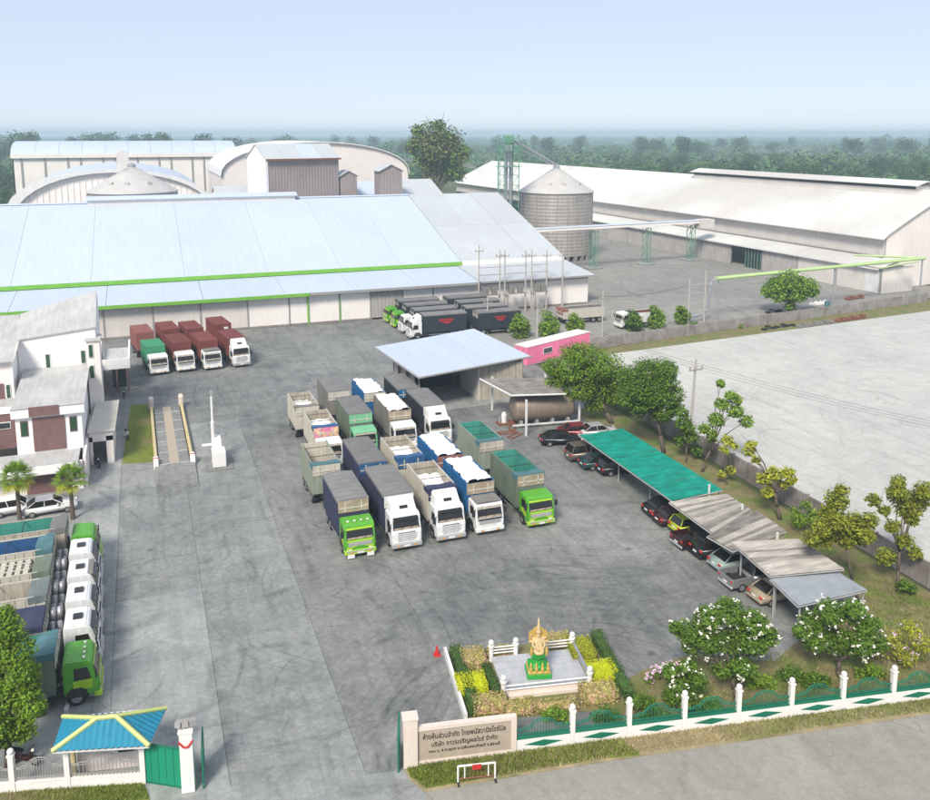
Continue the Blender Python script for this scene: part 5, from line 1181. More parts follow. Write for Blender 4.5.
def sacks_mesh(L_, zt, seed, full=1.0):
    """bulging sacks packed side by side: every grid point takes the height of the sack nearest to it"""
    rg = np.random.default_rng(seed); Lx, Ly = 2 * HW - .28, L_ * full - .12; st = .085
    nx, ny = int(Lx / st), int(Ly / st); cx_, cy_ = [], []
    for j in range(int(Ly / .62) + 1):
        for i in range(3):
            cx_.append(-Lx / 2 + Lx * (i + .5) / 3 + rg.uniform(-.12, .12)); cy_.append(.1 + .62 * j + rg.uniform(-.14, .14) + .3 * (i % 2))
    cx_ = np.array(cx_); cy_ = np.array(cy_); hz_ = rg.uniform(.0, .22, len(cx_)) + (rg.random(len(cx_)) < .2) * .16
    X, Y = np.meshgrid(np.linspace(-Lx / 2, Lx / 2, nx), np.linspace(.06, Ly, ny))
    d_ = ((np.abs(X[..., None] - cx_) / .47) ** 2.6 + (np.abs(Y[..., None] - cy_) / .42) ** 2.6)
    Z = zt - .28 + np.max(hz_ + .34 * np.clip(1 - d_, 0, 1) ** .42, axis=-1) + rg.normal(0, .008, X.shape)
    vs = np.stack([X, Y, Z], -1).reshape(-1, 3); mb = MB()
    fs = [(j * nx + i, j * nx + i + 1, (j + 1) * nx + i + 1, (j + 1) * nx + i) for j in range(ny - 1) for i in range(nx - 1)]
    return mb.add([tuple(map(float, v)) for v in vs], fs).mesh('sack_load', 'sack', 0, True)
SB_N = [0]
def add_body(root, style, y0, L_, zt, side, top, seed, inside=None, head='wood', loc=None, rz=0, load_label=None):
    zf = 1.15
    body = put('cargo_body', cached(('floor', round(L_, 2)), lambda: MB().box(-HW, HW, 0, L_, zf - .14, zf).mesh('cargo_body', 'chassis')), root, (0, y0, 0))
    ins = inside or side
    if style == 'container':
        def cont():
            mb = MB().box(-HW + .04, HW - .04, .04, L_ - .04, zf + .02, zt - .02)
            n = int(L_ / .28)
            for i in range(n):
                y = .1 + (L_ - .3) * i / (n - 1)
                for s in (-1, 1): mb.box(min(s * (HW - .04), s * HW), max(s * (HW - .04), s * HW), y, y + .14, zf + .2, zt - .15)
            for i in range(9): mb.box(-HW + .15 + i * .25, -HW + .29 + i * .25, 0, .038, zf + .2, zt - .15)
            for i in range(n): mb.box(-HW + .1, HW - .1, .1 + (L_ - .3) * i / (n - 1), .24 + (L_ - .3) * i / (n - 1), zt - .02, zt + .005)
            mb.box(-HW - .005, -HW + .12, -.01, .12, zf, zt + .02).box(HW - .12, HW + .005, -.01, .12, zf, zt + .02).box(-HW - .005, -HW + .12, L_ - .12, L_ + .01, zf, zt + .02).box(HW - .12, HW + .005, L_ - .12, L_ + .01, zf, zt + .02)
            for s in (-1, 1): mb.box(min(s * (HW - .1), s * (HW + .004)), max(s * (HW - .1), s * (HW + .004)), .121, L_ - .121, zt - .14, zt + .018)
            mb.box(-HW + .121, HW - .121, -.006, .1, zt - .14, zt + .018)
            return mb.mesh('container_shell', side)
        put('container_shell', cached(('cont', round(L_, 1), zt, side), cont), body)
        return body
    nr = max(6, int(L_ / .55))
    for s in (-1, 1):
        sw_ = put('side_wall', cached(('side', s, round(L_, 2), zt, side), lambda s=s: ribbed_side(L_, zf, zt, s * (HW - .05), s, nr).mesh('side_wall', side)), body)
        if ins != side and style != 'tarp':
            put('side_lining', cached(('lin', s, round(L_, 2), zt, ins), lambda s=s: MB().box(min(s * (HW - .13), s * (HW - .085)), max(s * (HW - .13), s * (HW - .085)), .06, L_ - .06, zf + .02, zt - .02).mesh('side_lining', ins)), sw_)
    hw_ = put('front_wall', cached(('fw', zt, side, head), lambda: MB().box(-HW + .09, HW - .09, -.05, .02, zf, zt).mesh('front_wall', side)), body)
    put('header_board', cached(('hb', zt, head), lambda: MB().box(-HW + .02, HW - .02, -.11, -.055, zt - .95, zt + .02).mesh('header_board', head)), hw_)
    put('header_beam', cached(('hbm', zt), lambda: MB().box(-HW + .1, HW - .1, -.16, -.115, zt - .62, zt - .52).box(-.7, -.6, -.16, -.115, zt - .9, zt - .1).box(.6, .7, -.16, -.115, zt - .9, zt - .1).mesh('header_beam', 'cream_side')), hw_)
    put('tailgate', cached(('tg', round(L_, 2), zt, side), lambda: MB().box(-HW + .09, HW - .09, L_ - .06, L_, zf, zt).mesh('tailgate', ins)), body)
    if style == 'tarp':
        put('tarp_cover', tarp_top(L_, zt + .1, seed, top), body)
    elif style in ('open', 'sacks', 'part'):
        put('floor_lining', cached(('fl', round(L_, 2)), lambda: MB().box(-HW + .1, HW - .1, .03, L_ - .07, zf + .005, zf + .03).mesh('floor_lining', 'grey_side')), body)
        if style != 'sacks':
            put('front_tarp', cached(('ft', zt, top), lambda: MB().sheet([(-HW - .03, -.12, zt + .12), (HW + .03, -.12, zt + .12), (HW + .03, .95, zt + .05), (0, 1.1, zt - .12), (-HW - .03, .95, zt + .05)], .1).box(-HW - .04, -HW - .005, -.1, 1.0, zt - .35, zt + .05).box(HW + .005, HW + .04, -.1, 1.0, zt - .35, zt + .05).mesh('front_tarp', top)), body)
            for k in range(1, 3): put('bow_bar', cached(('bow', zt), lambda: MB().tube((-HW + .1, 0, zt - .03), (HW - .1, 0, zt - .03), .03, n=5).mesh('bow_bar', 'chassis')), body, (0, L_ * k / 2.6, 0))
        if style in ('sacks', 'part') and load_label:
            wl = Matrix.Translation(Vector(loc)) @ Matrix.Rotation(rz, 4, 'Z') @ Vector((0, y0, 0))
            put('sack_load', sacks_mesh(L_, zt if style == 'sacks' else zt - .75, seed, 1 if style == 'sacks' else .8), None, wl, rz, load_label, 'sacks', 'sack loads on the trucks', 'stuff')
    return body
def add_chassis(root, y0, y1, axles, dual=True):
    put('chassis', cached(('ch', round(y0, 1), round(y1, 1)), lambda: MB().box(-.55, -.42, y0, y1, .72, .98).box(.42, .55, y0, y1, .72, .98).box(-1.0, -.62, y0 + 1.5, y0 + 2.5, .5, .95).box(.62, 1.0, y0 + 1.6, y0 + 2.3, .5, .95).box(-1.15, 1.15, y1 - .1, y1, .5, .72).mesh('chassis', 'chassis')), root)
    for k, a in enumerate(axles):
        for s in (-1, 1): wheel_parts(root, s * (HW - (.16 if (k == 0 and not dual) else .26)), a, .5, .3 if (k == 0 and not dual) else .5)
        put('axle', cached(('axle',), lambda: MB().tube((-.9, 0, .5), (.9, 0, .5), .1, n=6).mesh('axle', 'chassis')), root, (0, a, 0))
    if len(axles) > 1: [put('side_guard', cached(('sg', s, round(y1, 1)), lambda s=s: MB().box(s * (HW - .04) - .02, s * (HW - .04) + .02, y0 + 2.4, axles[1] - .7, .55, .65).mesh('side_guard', 'galv')), root) for s in (-1, 1)]
def truck(label, u, v, rz, kind, colr, style, side, top, L_=5.9, zt=3.85, extra=(), inside=None, head='wood', load=None, group='cargo trucks', seed=0, y0=2.28):
    root = thing('cargo_truck', label, 'truck', (u, v, 0), rz, group)
    add_cab(root, kind, colr, extra)
    add_chassis(root, .8, y0 + L_ - .2, [1.28, y0 + L_ - 2.5, y0 + L_ - 1.25], False)
    add_body(root, style, y0, L_, zt, side, top, seed, inside, head, (u, v, 0), rz, load)
    return root
def trailer(label, u, v, rz, style, side, top, L_=6.0, zt=3.8, inside=None, head='wood', load=None, seed=0, group='cargo trailers'):
    root = thing('cargo_trailer', label, 'trailer', (u, v, 0), rz, group)
    add_chassis(root, -.1, L_, [.9, L_ - 2.2, L_ - 1.0])
    put('drawbar', cached('drawbar', lambda: MB().tube((-.45, .1, .8), (0, -1.3, .75), .06, n=5).tube((.45, .1, .8), (0, -1.3, .75), .06, n=5).mesh('drawbar', 'chassis')), root)
    add_body(root, style, 0, L_, zt, side, top, seed, inside, head, (u, v, 0), rz, load)
    return root
# front row, seen from the drone, left to right
truck('green cab truck with navy tarpaulin at the left end of the front row', 14.75, 62.9, 0, 'low', 'cab_green', 'tarp', 'navy_tarp', 'top_tarp', 5.9, 3.85, ('flaps', 'lights'), seed=1)
truck('white high roof truck with navy tarpaulin, second in the front row', 18.5, 62.7, 0, 'high', 'cab_white', 'tarp', 'navy_tarp', 'top_tarp', 6.4, 3.8, ('deflector',), head='cab_white', seed=2)
truck('white high roof truck with half empty open body in the middle of the front row', 22.3, 62.8, 0, 'high', 'cab_white', 'part', 'cream_side', 'navy_tarp', 6.1, 3.8, ('deflector',), inside='beige_side', head='navy_tarp', load='few white sacks low in the open truck of the front row', seed=3)
truck('white flat roof truck with blue sides heaped with white sacks in the front row', 25.75, 62.9, 0, 'low', 'cab_white', 'sacks', 'blue_side', 'top_tarp', 6.0, 3.75, ('rack',), head='wood', load='white sacks heaped on the blue sided front row truck', seed=4)
truck('green cab truck with empty open grey body at the right end of the front row', 30.3, 62.6, 0, 'low', 'cab_green', 'open', 'olive_side', 'teal_tarp', 6.1, 3.9, (), inside='teal_inside', seed=5)
# trailers behind the front row
trailer('empty pale green open trailer behind the leftmost front row truck', 14.3, 73.6, 0, 'open', 'sage_side', 'teal_tarp', 6.0, 3.8, inside='cream_side', head='cream_side', seed=6)
trailer('blue fronted trailer with grey tarpaulin behind the second front row truck', 18.25, 72.4, 0, 'tarp', 'navy_tarp', 'top_tarp', 6.6, 3.85, head='blue_tarp', seed=7)
trailer('open trailer with blue front tarp and white sacks behind the middle front row truck', 21.9, 72.7, 0, 'part', 'cream_side', 'blue_tarp', 6.0, 3.75, inside='beige_side', head='blue_tarp', load='white sacks inside the blue fronted open trailer', seed=8)
trailer('blue sided trailer heaped with white sacks behind the loaded front row truck', 25.4, 71.9, 0, 'sacks', 'blue_side', 'top_tarp', 5.9, 3.75, head='container_rose', load='white sacks heaped on the blue sided trailer', seed=9)
trailer('empty green and cream open trailer behind the rightmost front row truck', 30.3, 73.8, 0, 'open', 'sage_side', 'teal_tarp', 6.0, 3.85, inside='teal_inside', head='beige_side', seed=10)
# second pair of rows
truck('open cream truck with colourful painted front board at the left of the rear group', 16.4, 81.8, 0, 'low', 'cab_white', 'part', 'cream_side', 'blue_tarp', 5.8, 3.6, (), inside='beige_side', head='art_pink', load='sacks under the blue tarp of the painted truck', seed=11)
truck('grey tarpaulin truck with green striped canopy front in the rear group', 20.5, 83.9, 0, 'low', 'cab_mint', 'tarp', 'olive_side', 'top_tarp', 6.2, 3.85, (), head='cab_mint', seed=12)
truck('white truck heaped with white sacks behind a wooden board in the rear group', 24.8, 84.0, 0, 'low', 'cab_white', 'sacks', 'grey_side', 'top_tarp', 6.2, 3.7, (), head='wood', load='white sacks heaped on the rear group truck with wooden board', seed=13)
truck('white high roof truck with black tarpaulin at the right of the rear group', 28.7, 84.0, 0, 'high', 'cab_white', 'tarp', 'black_tarp', 'top_tarp', 6.4, 3.8, ('deflector',), head='cab_white', seed=14)
trailer('open cream trailer half full of white bags at the back left of the rear group', 15.85, 91.4, 0, 'part', 'cream_side', 'grey_side', 5.6, 3.6, inside='beige_side', head='cream_side', load='large white bags inside the back left open trailer', seed=15)
trailer('grey tarpaulin trailer with cream front at the back of the rear group', 20.1, 95.0, 0, 'tarp', 'grey_side', 'top_tarp', 6.2, 3.8, head='cream_side', seed=16)
trailer('blue sided trailer heaped with sacks at the back of the rear group', 23.9, 93.4, 0, 'sacks', 'blue_side', 'top_tarp', 6.0, 3.7, head='cream_side', load='white sacks heaped on the blue trailer at the very back', seed=17)
trailer('dark trailer with grey tarpaulin and blue front at the back right of the rear group', 27.9, 93.2, 0, 'tarp', 'black_tarp', 'top_tarp', 6.2, 3.8, head='blue_side', seed=18)
# container trucks by the warehouse
for k, (px, py, bc, lb) in enumerate(((160, 375, 'container_green', 'white truck with a short green container, leftmost of the container trucks'), (186.5, 372, 'container_red', 'white truck with brown red container, second of the container trucks'), (213.5, 370, 'container_red', 'white truck with yellow visor and brown red container, third of the container trucks'), (242, 367, 'container_red', 'white high roof truck with dark red container, rightmost of the container trucks'))):
    q = P(px, py)
    truck(lb, q.x, q.y - .2, R(9), 'high' if k == 3 else 'low', 'cab_white', 'container', bc, 'top_tarp', 6.06 if k else 4.6, 3.85 if k else 3.7, ('deflector',) if k == 3 else (('rack',) if k == 2 else ()), group='container trucks', seed=20 + k)
for k, (px, py, lb) in enumerate(((145, 332, 'faded rose container on a trailer behind the green container truck'), (171, 328.6, 'brown red container on a trailer, second from the left by the warehouse wall'), (195, 328, 'brown red container on a trailer, third from the left by the warehouse wall'), (223, 323.5, 'dark red container with white label, rightmost by the warehouse wall'))):
    q = P(px, py, 3.9)
    t_ = trailer(lb, q.x, q.y, R(9), 'container', 'container_rose' if k == 0 else 'container_red', 'top_tarp', 6.06, 3.85, seed=30 + k, group='container trailers')
    if k == 3: part(t_, 'white_label', MB().box(.1, .75, -.03, -.012, 3.0, 3.35), 'trim_white')
# black trucks parked side-on by the warehouse
for k, (px, py, cc, knd, lb) in enumerate(((385, 318, 'cab_green', 'low', 'green cab truck with black tarpaulin nearest the warehouse wall'), (394.5, 325, 'cab_green', 'low', 'green and white cab black truck, second from the warehouse wall'), (402, 330, 'cab_white', 'high', 'white cab black truck, third from the warehouse wall'), (412.7, 337, 'cab_white', 'high', 'white cab black truck with red lettering, farthest from the warehouse wall'))):
    q = P(px, py)
    vv = [146.2, 142.0, 137.6, 133.2][k] - .6
    t_ = truck(lb, 39.4 + k * .1, vv, -math.pi / 2, knd, cc, 'tarp', 'black_tarp', 'top_tarp', 7.4, 3.8, ('deflector',) if k == 3 else (), head='black_tarp', group='black tarpaulin trucks by the warehouse', seed=40 + k)
    if k == 3: lt = t_
    tl_ = trailer(['black trailer nearest the warehouse wall', 'black trailer second from the warehouse wall', 'black trailer third from the warehouse wall', 'black trailer with red lettering beside the concrete pole'][k], 50.6 + (k % 2) * .5, [145.4, 140.8, 136.0, 131.6][k], -math.pi / 2, 'tarp', 'black_tarp', 'top_tarp', 7.6, 3.8, head='grey_side' if k == 3 else 'black_tarp', seed=44 + k, group='black tarpaulin trailers by the warehouse')
    if k == 3: lt2 = tl_
for t_, yy, w_ in ((lt, 6.2, 2.6), (lt2, 4.0, 2.0)):
    mb = MB()
    for i, (a, h_) in enumerate(((0, .34), (.3, .3), (.6, .3), (.9, .34), (1.2, .3), (1.5, .28))): mb.box(HW + .03, HW + .045, yy - w_ / 2 + a * w_ / 1.8, yy - w_ / 2 + (a + .2) * w_ / 1.8, 2.75, 2.75 + h_)
    mb.prof([(yy - w_ / 2 + .1, 2.62), (yy + w_ / 2 - .3, 2.62), (yy + .3, 2.3), (yy - .1, 2.3)], HW + .03, HW + .045)
    part(t_, 'red_lettering', mb, 'red')
# trucks parked on the left, facing the lane
M('grey_tarp', (.16, .19, .19), .75, var=.25, s=1.5, streak=.2)
ly = [52.3, 56.0, 59.45, 62.9, 66.4, 69.7]
spec = [('bright green cab truck with teal covered grey body parked nearest the gate', 'low', 'cab_green', 'open', 'olive_side', 'teal_tarp', 'teal_inside', ('lights',)),
        ('white truck with navy tarpaulin parked second from the gate on the left', 'high', 'cab_white', 'tarp', 'navy_tarp', 'navy_tarp', None, ('hatch',)),
        ('white truck with open cream body and dull grey tarp corner, third from the gate', 'high', 'cab_white', 'open', 'cream_side', 'grey_tarp', 'beige_side', ('hatch',)),
        ('white truck with slatted cream body, fourth from the gate', 'high', 'cab_white', 'open', 'cream_side', 'olive_side', 'cream_side', ('hatch', 'rack')),
        ('white truck with open body and blue tarp inside, fifth from the gate', 'high', 'cab_white', 'open', 'cream_side', 'teal_tarp', 'blue_tarp', ('hatch',)),
        ('green cab truck with grey tarp corner behind the white cabs, farthest from the gate', 'low', 'cab_green', 'open', 'beige_side', 'top_tarp', 'teal_inside', ('flaps',))]
for k, s in enumerate(spec):
    t_ = truck(s[0], -3.75 - .12 * k, ly[k], math.pi / 2, s[1], s[2], s[3], s[4], s[5], 7.6, 3.55 if k != 1 else 3.35, s[7], inside=s[6], head='grey_side' if k else 'cream_side', group='trucks parked along the left side', seed=60 + k, y0=3.15 if 0 < k < 5 else 2.35)
    if k in (1, 2, 3, 4):
        for j in range(2):
            for i in range(3):
                part(t_, 'air_tank', MB().tube((-.78 + i * .78, 2.38 + j * .42, .95), (-.78 + i * .78, 2.38 + j * .42, 2.35 - .2 * (i % 2)), .19, n=12).ball((-.78 + i * .78, 2.38 + j * .42, 2.35 - .2 * (i % 2)), .19, 10, q=(1, 1, .6)), 'galv', smooth=True)
    if k == 3:
        for i in range(11): part(t_, 'cover_slat', MB().box(-HW + .15, HW - .15, 4.4 + i * .5, 4.72 + i * .5, 3.5, 3.56), 'cream_side')
        for x in (-.5, .5): part(t_, 'cover_rail', MB().box(x - .05, x + .05, 4.3, 9.9, 3.565, 3.62), 'cream_side')
# striped open trailer and white tipper beyond the wall
q = P(561, 327); trailer('white and maroon striped flat trailer by the corner of the extension', q.x + 1.0, q.y + 2.5, -math.pi / 2, 'open', 'cream_side', 'container_rose', 8.2, 2.7, inside='grey_side', head='container_rose', seed=70)
q = P(622, 330); truck('small white tipper truck alone in the back yard behind the shrubs', q.x, q.y + 1.5, -math.pi / 2, 'low', 'cab_white', 'open', 'cab_white', 'chassis', 5.2, 2.6, (), inside='rust', head='cab_white', seed=71, group='lone trucks')

# ================================================================ CARS
def car(kind, colr, label, loc, rz, name='parked_car'):
    root = thing(name, label, 'pickup' if kind == 'pickup' else 'car', loc, rz, 'cars parked under the carports' if 'carport' in label or True else None)
    W2 = .86; r = .31
    if kind == 'sedan':
        bp = [(-2.2, .32), (-2.26, .52), (-2.15, .7), (-1.95, .78), (-1.05, .92), (1.5, .97), (2.1, .95), (2.24, .8), (2.22, .42), (2.1, .3)]
        gb, gt_, zt = (-1.1, 1.85), (-.35, 1.1), 1.43
    elif kind == 'hatch':
        bp = [(-1.85, .32), (-1.92, .55), (-1.8, .76), (-1.05, .95), (1.75, 1.0), (1.9, .85), (1.88, .4), (1.75, .3)]
        gb, gt_, zt = (-1.1, 1.78), (-.4, 1.45), 1.5
    elif kind == 'suv':
        bp = [(-2.25, .4), (-2.32, .65), (-2.2, .92), (-1.1, 1.06), (2.1, 1.1), (2.25, .9), (2.22, .5), (2.1, .38)]
        gb, gt_, zt = (-1.2, 2.15), (-.55, 1.85), 1.78; r = .37; W2 = .9
    else:
        bp = [(-2.5, .45), (-2.56, .7), (-2.45, .95), (-1.35, 1.08), (.75, 1.1), (.75, .45)]
        gb, gt_, zt = (-1.4, .72), (-.75, .45), 1.74; r = .37; W2 = .9
    body = put('body', cached(('cb', kind, colr), lambda: MB().prof(bp, -W2, W2).mesh('body', colr, .11, True, 2)), root)
    zb = .9 if kind in ('sedan', 'hatch') else 1.05
    b4 = [(-W2 + .05, gb[0], zb), (W2 - .05, gb[0], zb), (W2 - .05, gb[1], zb), (-W2 + .05, gb[1], zb)]
    t4 = [(-W2 + .2, gt_[0], zt - .06), (W2 - .2, gt_[0], zt - .06), (W2 - .2, gt_[1], zt - .06), (-W2 + .2, gt_[1], zt - .06)]
    put('glasshouse', cached(('gh', kind), lambda: MB().hexa(b4, t4).mesh('glasshouse', 'windscreen', .03)), root)
    put('roof_panel', cached(('rf', kind, colr), lambda: MB().hexa([(x * 1.02, y, z - .02) for x, y, z in t4], [(x * .93, y * .97, zt) for x, y, z in t4]).mesh('roof_panel', colr, .03)), root)
    def pil():
        mb = MB()
        for i in range(4): mb.tube(b4[i], t4[i], .05, n=5)
        for s in (-1, 1):
            ym = (gb[0] + gb[1]) / 2; mb.tube((s * (W2 - .03), ym, zb), (s * (W2 - .18), (gt_[0] + gt_[1]) / 2, zt - .05), .04, n=5)
        return mb.mesh('window_pillars', colr)
    put('window_pillars', cached(('pl', kind, colr), pil), root)
    if kind == 'pickup':
        put('cargo_bed', cached(('bed', colr), lambda: MB().box(-W2, -W2 + .08, .78, 2.55, .45, 1.12).box(W2 - .08, W2, .78, 2.55, .45, 1.12).box(-W2 + .081, W2 - .081, 2.46, 2.55, .45, 1.1).mesh('cargo_bed', colr, .02)), root)
        put('bed_liner', cached('bedl', lambda: MB().box(-W2 + .082, W2 - .082, .78, 2.455, .5, .6).mesh('bed_liner', 'dark')), root)
    ye = bp[-2][0] if kind != 'pickup' else 2.55
    y1 = max(p_[0] for p_ in bp) if kind != 'pickup' else 2.55
    y0 = min(p_[0] for p_ in bp)
    zl = .78 if kind in ('sedan', 'hatch') else .9
    for s in (-1, 1):
        put('tail_light', cached(('tl', kind, s), lambda s=s: MB().box(s * (W2 - .2) - .14, s * (W2 - .2) + .14, y1 - .1, y1 + .012, zl - .1, zl + .08).mesh('tail_light', 'red', .02)), root)
        put('headlight', cached(('chl', kind, s), lambda s=s: MB().box(s * (W2 - .22) - .16, s * (W2 - .22) + .16, y0 + .03, y0 + .2, zl - .2, zl - .06).mesh('headlight', 'lamp', .02)), root)
        put('wing_mirror', cached(('wm', kind, s, colr), lambda s=s: MB().box(s * (W2 + .09) - .09, s * (W2 + .09) + .09, gb[0] + .35, gb[0] + .5, zb + .02, zb + .16).mesh('wing_mirror', colr, .02)), root)
    put('number_plate', cached(('cnp', kind), lambda: MB().box(-.22, .22, y1 + .003, y1 + .02, .6, .74).mesh('number_plate', 'plate')), root)
    put('rear_bumper', cached(('rb', kind, colr), lambda: MB().box(-W2 + .05, W2 - .05, y1 - .08, y1 + .05, .36, .54).mesh('rear_bumper', colr if kind != 'pickup' else 'chrome', .03)), root)
    fa, ra = y0 + .85, y1 - .85
    for a in (fa, ra):
        for s in (-1, 1): wheel_parts(root, s * (W2 - .09), a, r, .2)
    return root
HP2 = math.pi / 2
def carat(px, py, du, **k): return P(px, py)
CL = [('sedan', 'car_black', 'black sedan parked beside the tank canopy post', 558, 444, R(78)),
      ('sedan', 'car_red', 'dark red car behind the black sedan by the tank', 576, 436, R(80)),
      ('sedan', 'car_silver', 'silver sedan at the back left end of the green shade net', 595, 436, R(85)),
      ('suv', 'car_brown', 'brown off-roader parked at the first bay of the green net', 590, 458, HP2),
      ('sedan', 'car_teal', 'dark teal sedan under the edge of the green net', 604, 466, HP2),
      ('hatch', 'car_black', 'dark hatchback at the right of the teal sedan under the green net', 619, 472, HP2),
      ('sedan', 'car_black', 'black sedan at the lower end of the green net', 671, 512, HP2),
      ('sedan', 'car_maroon', 'dark maroon sedan beside the lime hatchback', 682, 521, HP2),
      ('hatch', 'car_lime', 'lime yellow hatchback under the brown carport', 696, 530, HP2),
      ('pickup', 'car_maroon', 'dark maroon pickup under the brown carport', 706, 543, HP2),
      ('suv', 'car_black', 'black off-roader deep in the carport shade', 722, 553, HP2),
      ('sedan', 'car_mint', 'pale mint sedan under the pale carport', 741, 565, HP2),
      ('pickup', 'car_grey', 'grey pickup with open bed sticking out of the pale carport', 757, 582, HP2),
      ('sedan', 'car_beige', 'beige sedan under the blue grey metal carport', 783, 597, HP2)]
for k, (kd, cc, lb, px, py, rz) in enumerate(CL):
    q = P(px, py); car(kd, cc, lb, (q.x + (-.35 if rz == HP2 else .3), q.y, 0), rz)
car('hatch', 'car_white', 'white hatchback left of the dark windowed car by the palms', P(14, 513), R(95)); car('sedan', 'car_white', 'white car with dark windows between the two palms', P(50, 512), R(95))
# ================================================================ VEGETATION
def crown_points(blobs, n, rng, hollow=.5):
    tot = sum(r ** 2 for _, r, _ in blobs); out = []; nr = []
    for c, r, q in blobs:
        k = max(6, int(n * r * r / tot)); d_ = rng.normal(size=(k, 3)); d_ /= np.linalg.norm(d_, axis=1)[:, None]
        rad = r * (hollow + (1 - hollow) * rng.random((k, 1)) ** .6) * rng.uniform(.85, 1.15, (k, 1))
        out.append(np.array(c) + d_ * rad * np.array([1, 1, q])); nr.append(d_)
    return np.concatenate(out), np.concatenate(nr)
def limbs(root, base, targets, r0, rng, split=.45, mat='bark', lean=None):
    mb = MB(); base = Vector(base); cen = sum((Vector(t) for t in targets), Vector()) / len(targets)
    fork = base.lerp(cen, split) if lean is None else Vector(lean)
    m1 = base.lerp(fork, .5) + Vector((rng.uniform(-.12, .12), rng.uniform(-.12, .12), 0))
    mb.tube(base, m1, r0, r0 * .82, 8).tube(m1, fork, r0 * .82, r0 * .68, 8)
    for t in targets:
        t = Vector(t); mid = fork.lerp(t, .5) + Vector((rng.uniform(-.2, .2), rng.uniform(-.2, .2), .15 * (t - fork).length * .5))
        mb.tube(fork, mid, r0 * .45, r0 * .3, 6).tube(mid, t, r0 * .3, r0 * .1, 5)
        for _ in range(2):
            e = t + Vector((rng.uniform(-1, 1), rng.uniform(-1, 1), rng.uniform(-.2, .8))) * (t - fork).length * .25
            mb.tube(mid.lerp(t, .6), e, r0 * .16, r0 * .05, 4)
    return part(root, 'trunk', mb, mat, smooth=True)
def ptree(name, label, base, blobs, mat, n, size, r0, q=.85, jit=.6, split=.45, lean=None, cat='tree', hollow=.45, up=.35, group=None, flower=None, nf=0, grow=1.12):
    """base: ground point. blobs: (px, py, r px) seen in the photo, spread in depth round the trunk"""
    base = Vector(base); c = depth(base); rng = np.random.default_rng(abs(hash(label)) % 99991 if False else sum(map(ord, label)))
    root = thing(name, label, cat, base, 0, group)
    bl_ = []
    for k, (x, y, r) in enumerate(blobs):
        rm = r * c / F * grow
        p_ = at(x, y, c + rng.uniform(-1, 1) * rm * jit) - base
        if p_.z < rm * .5: p_.z = rm * .5
        bl_.append((tuple(p_), rm, q))
        # a companion lump behind fills the crown's depth
        p2 = at(x + rng.uniform(-.4, .4) * r, y + rng.uniform(-.3, .3) * r, c + rng.choice([-1, 1]) * rm * 1.0) - base
        if p2.z > rm * .5: bl_.append((tuple(p2), rm * .75, q))
    pts, nr = crown_points(bl_, n, rng, hollow)
    put('crown', quads_mesh('crown', leaf_quads(pts, size, up, rng, nrm=nr * .6), mat), root)
    if r0: limbs(root, (0, 0, -.05), [b[0] for b in bl_[::2]], r0, random.Random(len(label)), split, lean=lean)
    if flower:
        k = rng.choice(len(pts), nf, replace=False); sel = pts[k] + nr[k] * .1
        sel = sel[(sel[:, 2] > np.median(pts[:, 2]) * .5)]
        cl_ = np.repeat(sel, 5, axis=0) + rng.normal(0, .06, (len(sel) * 5, 3))
        put('blossom', quads_mesh('blossom', leaf_quads(cl_, .16, .8, rng, .9), flower), root, kind='stuff')
    return root
# trees along the boundary wall
ptree('wall_tree', 'big dense dark green tree beside the tank canopy', on_u(612, 49.5), [(568, 370, 17), (588, 358, 17), (606, 366, 17), (558, 382, 12), (578, 388, 14), (600, 385, 15), (618, 380, 14), (570, 352, 10), (553, 366, 10), (594, 402, 11), (612, 394, 12), (584, 372, 15), (624, 392, 10)], 'leaf_mid', 20000, .29, .32, split=.5)
ptree('wall_tree', 'dense green tree right of the biggest tree, above the green net', on_u(664, 49.8), [(648, 372, 16), (664, 370, 13), (636, 388, 15), (655, 392, 15), (672, 395, 12), (662, 412, 11), (640, 408, 10), (630, 376, 12), (676, 408, 8), (648, 402, 12), (624, 398, 9), (668, 384, 11)], 'leaf_dark', 17000, .28, .24, split=.6)
ptree('wall_tree', 'slender bright leaved tree behind the middle of the green net', on_u(686, 50.4), [(684, 422, 8), (690, 436, 9), (682, 412, 6), (697, 450, 6), (681, 440, 6), (688, 427, 7)], 'leaf_dark', 1500, .34, .12, split=.5)
ptree('wall_tree', 'sparse leaning tree with open crown behind the end of the green net', on_u(702, 50.4), [(716, 420, 8), (722, 404, 7), (735, 410, 8), (746, 421, 7), (712, 436, 6), (731, 396, 6), (721, 384, 4.5), (705, 428, 6), (738, 400, 5)], 'leaf_mid', 1900, .34, .16, split=.35)
ptree('wall_tree', 'thin yellow green sapling beside the sparse leaning tree', on_u(726, 50.6), [(727, 440, 6), (725, 450, 5), (731, 470, 5), (722, 474, 4), (734, 446, 4)], 'leaf_yellow', 520, .34, .08, split=.4)
ptree('wall_tree', 'bent tree with yellow green leaf tufts behind the brown carport', on_u(780, 50.3), [(748, 450, 6), (752, 444, 5), (765, 478, 7), (776, 474, 8), (788, 472, 6), (792, 480, 5), (768, 492, 6), (756, 460, 4), (783, 484, 5)], 'leaf_yellow', 1300, .36, .2, split=.55)
ptree('wall_shrub', 'loose green shrub between the bent tree and the feathery tree', on_u(806, 50.5), [(800, 520, 9), (812, 516, 10), (806, 505, 6), (822, 522, 8), (795, 512, 6)], 'leaf_mid', 1500, .22, .05, cat='shrub', hollow=.2)
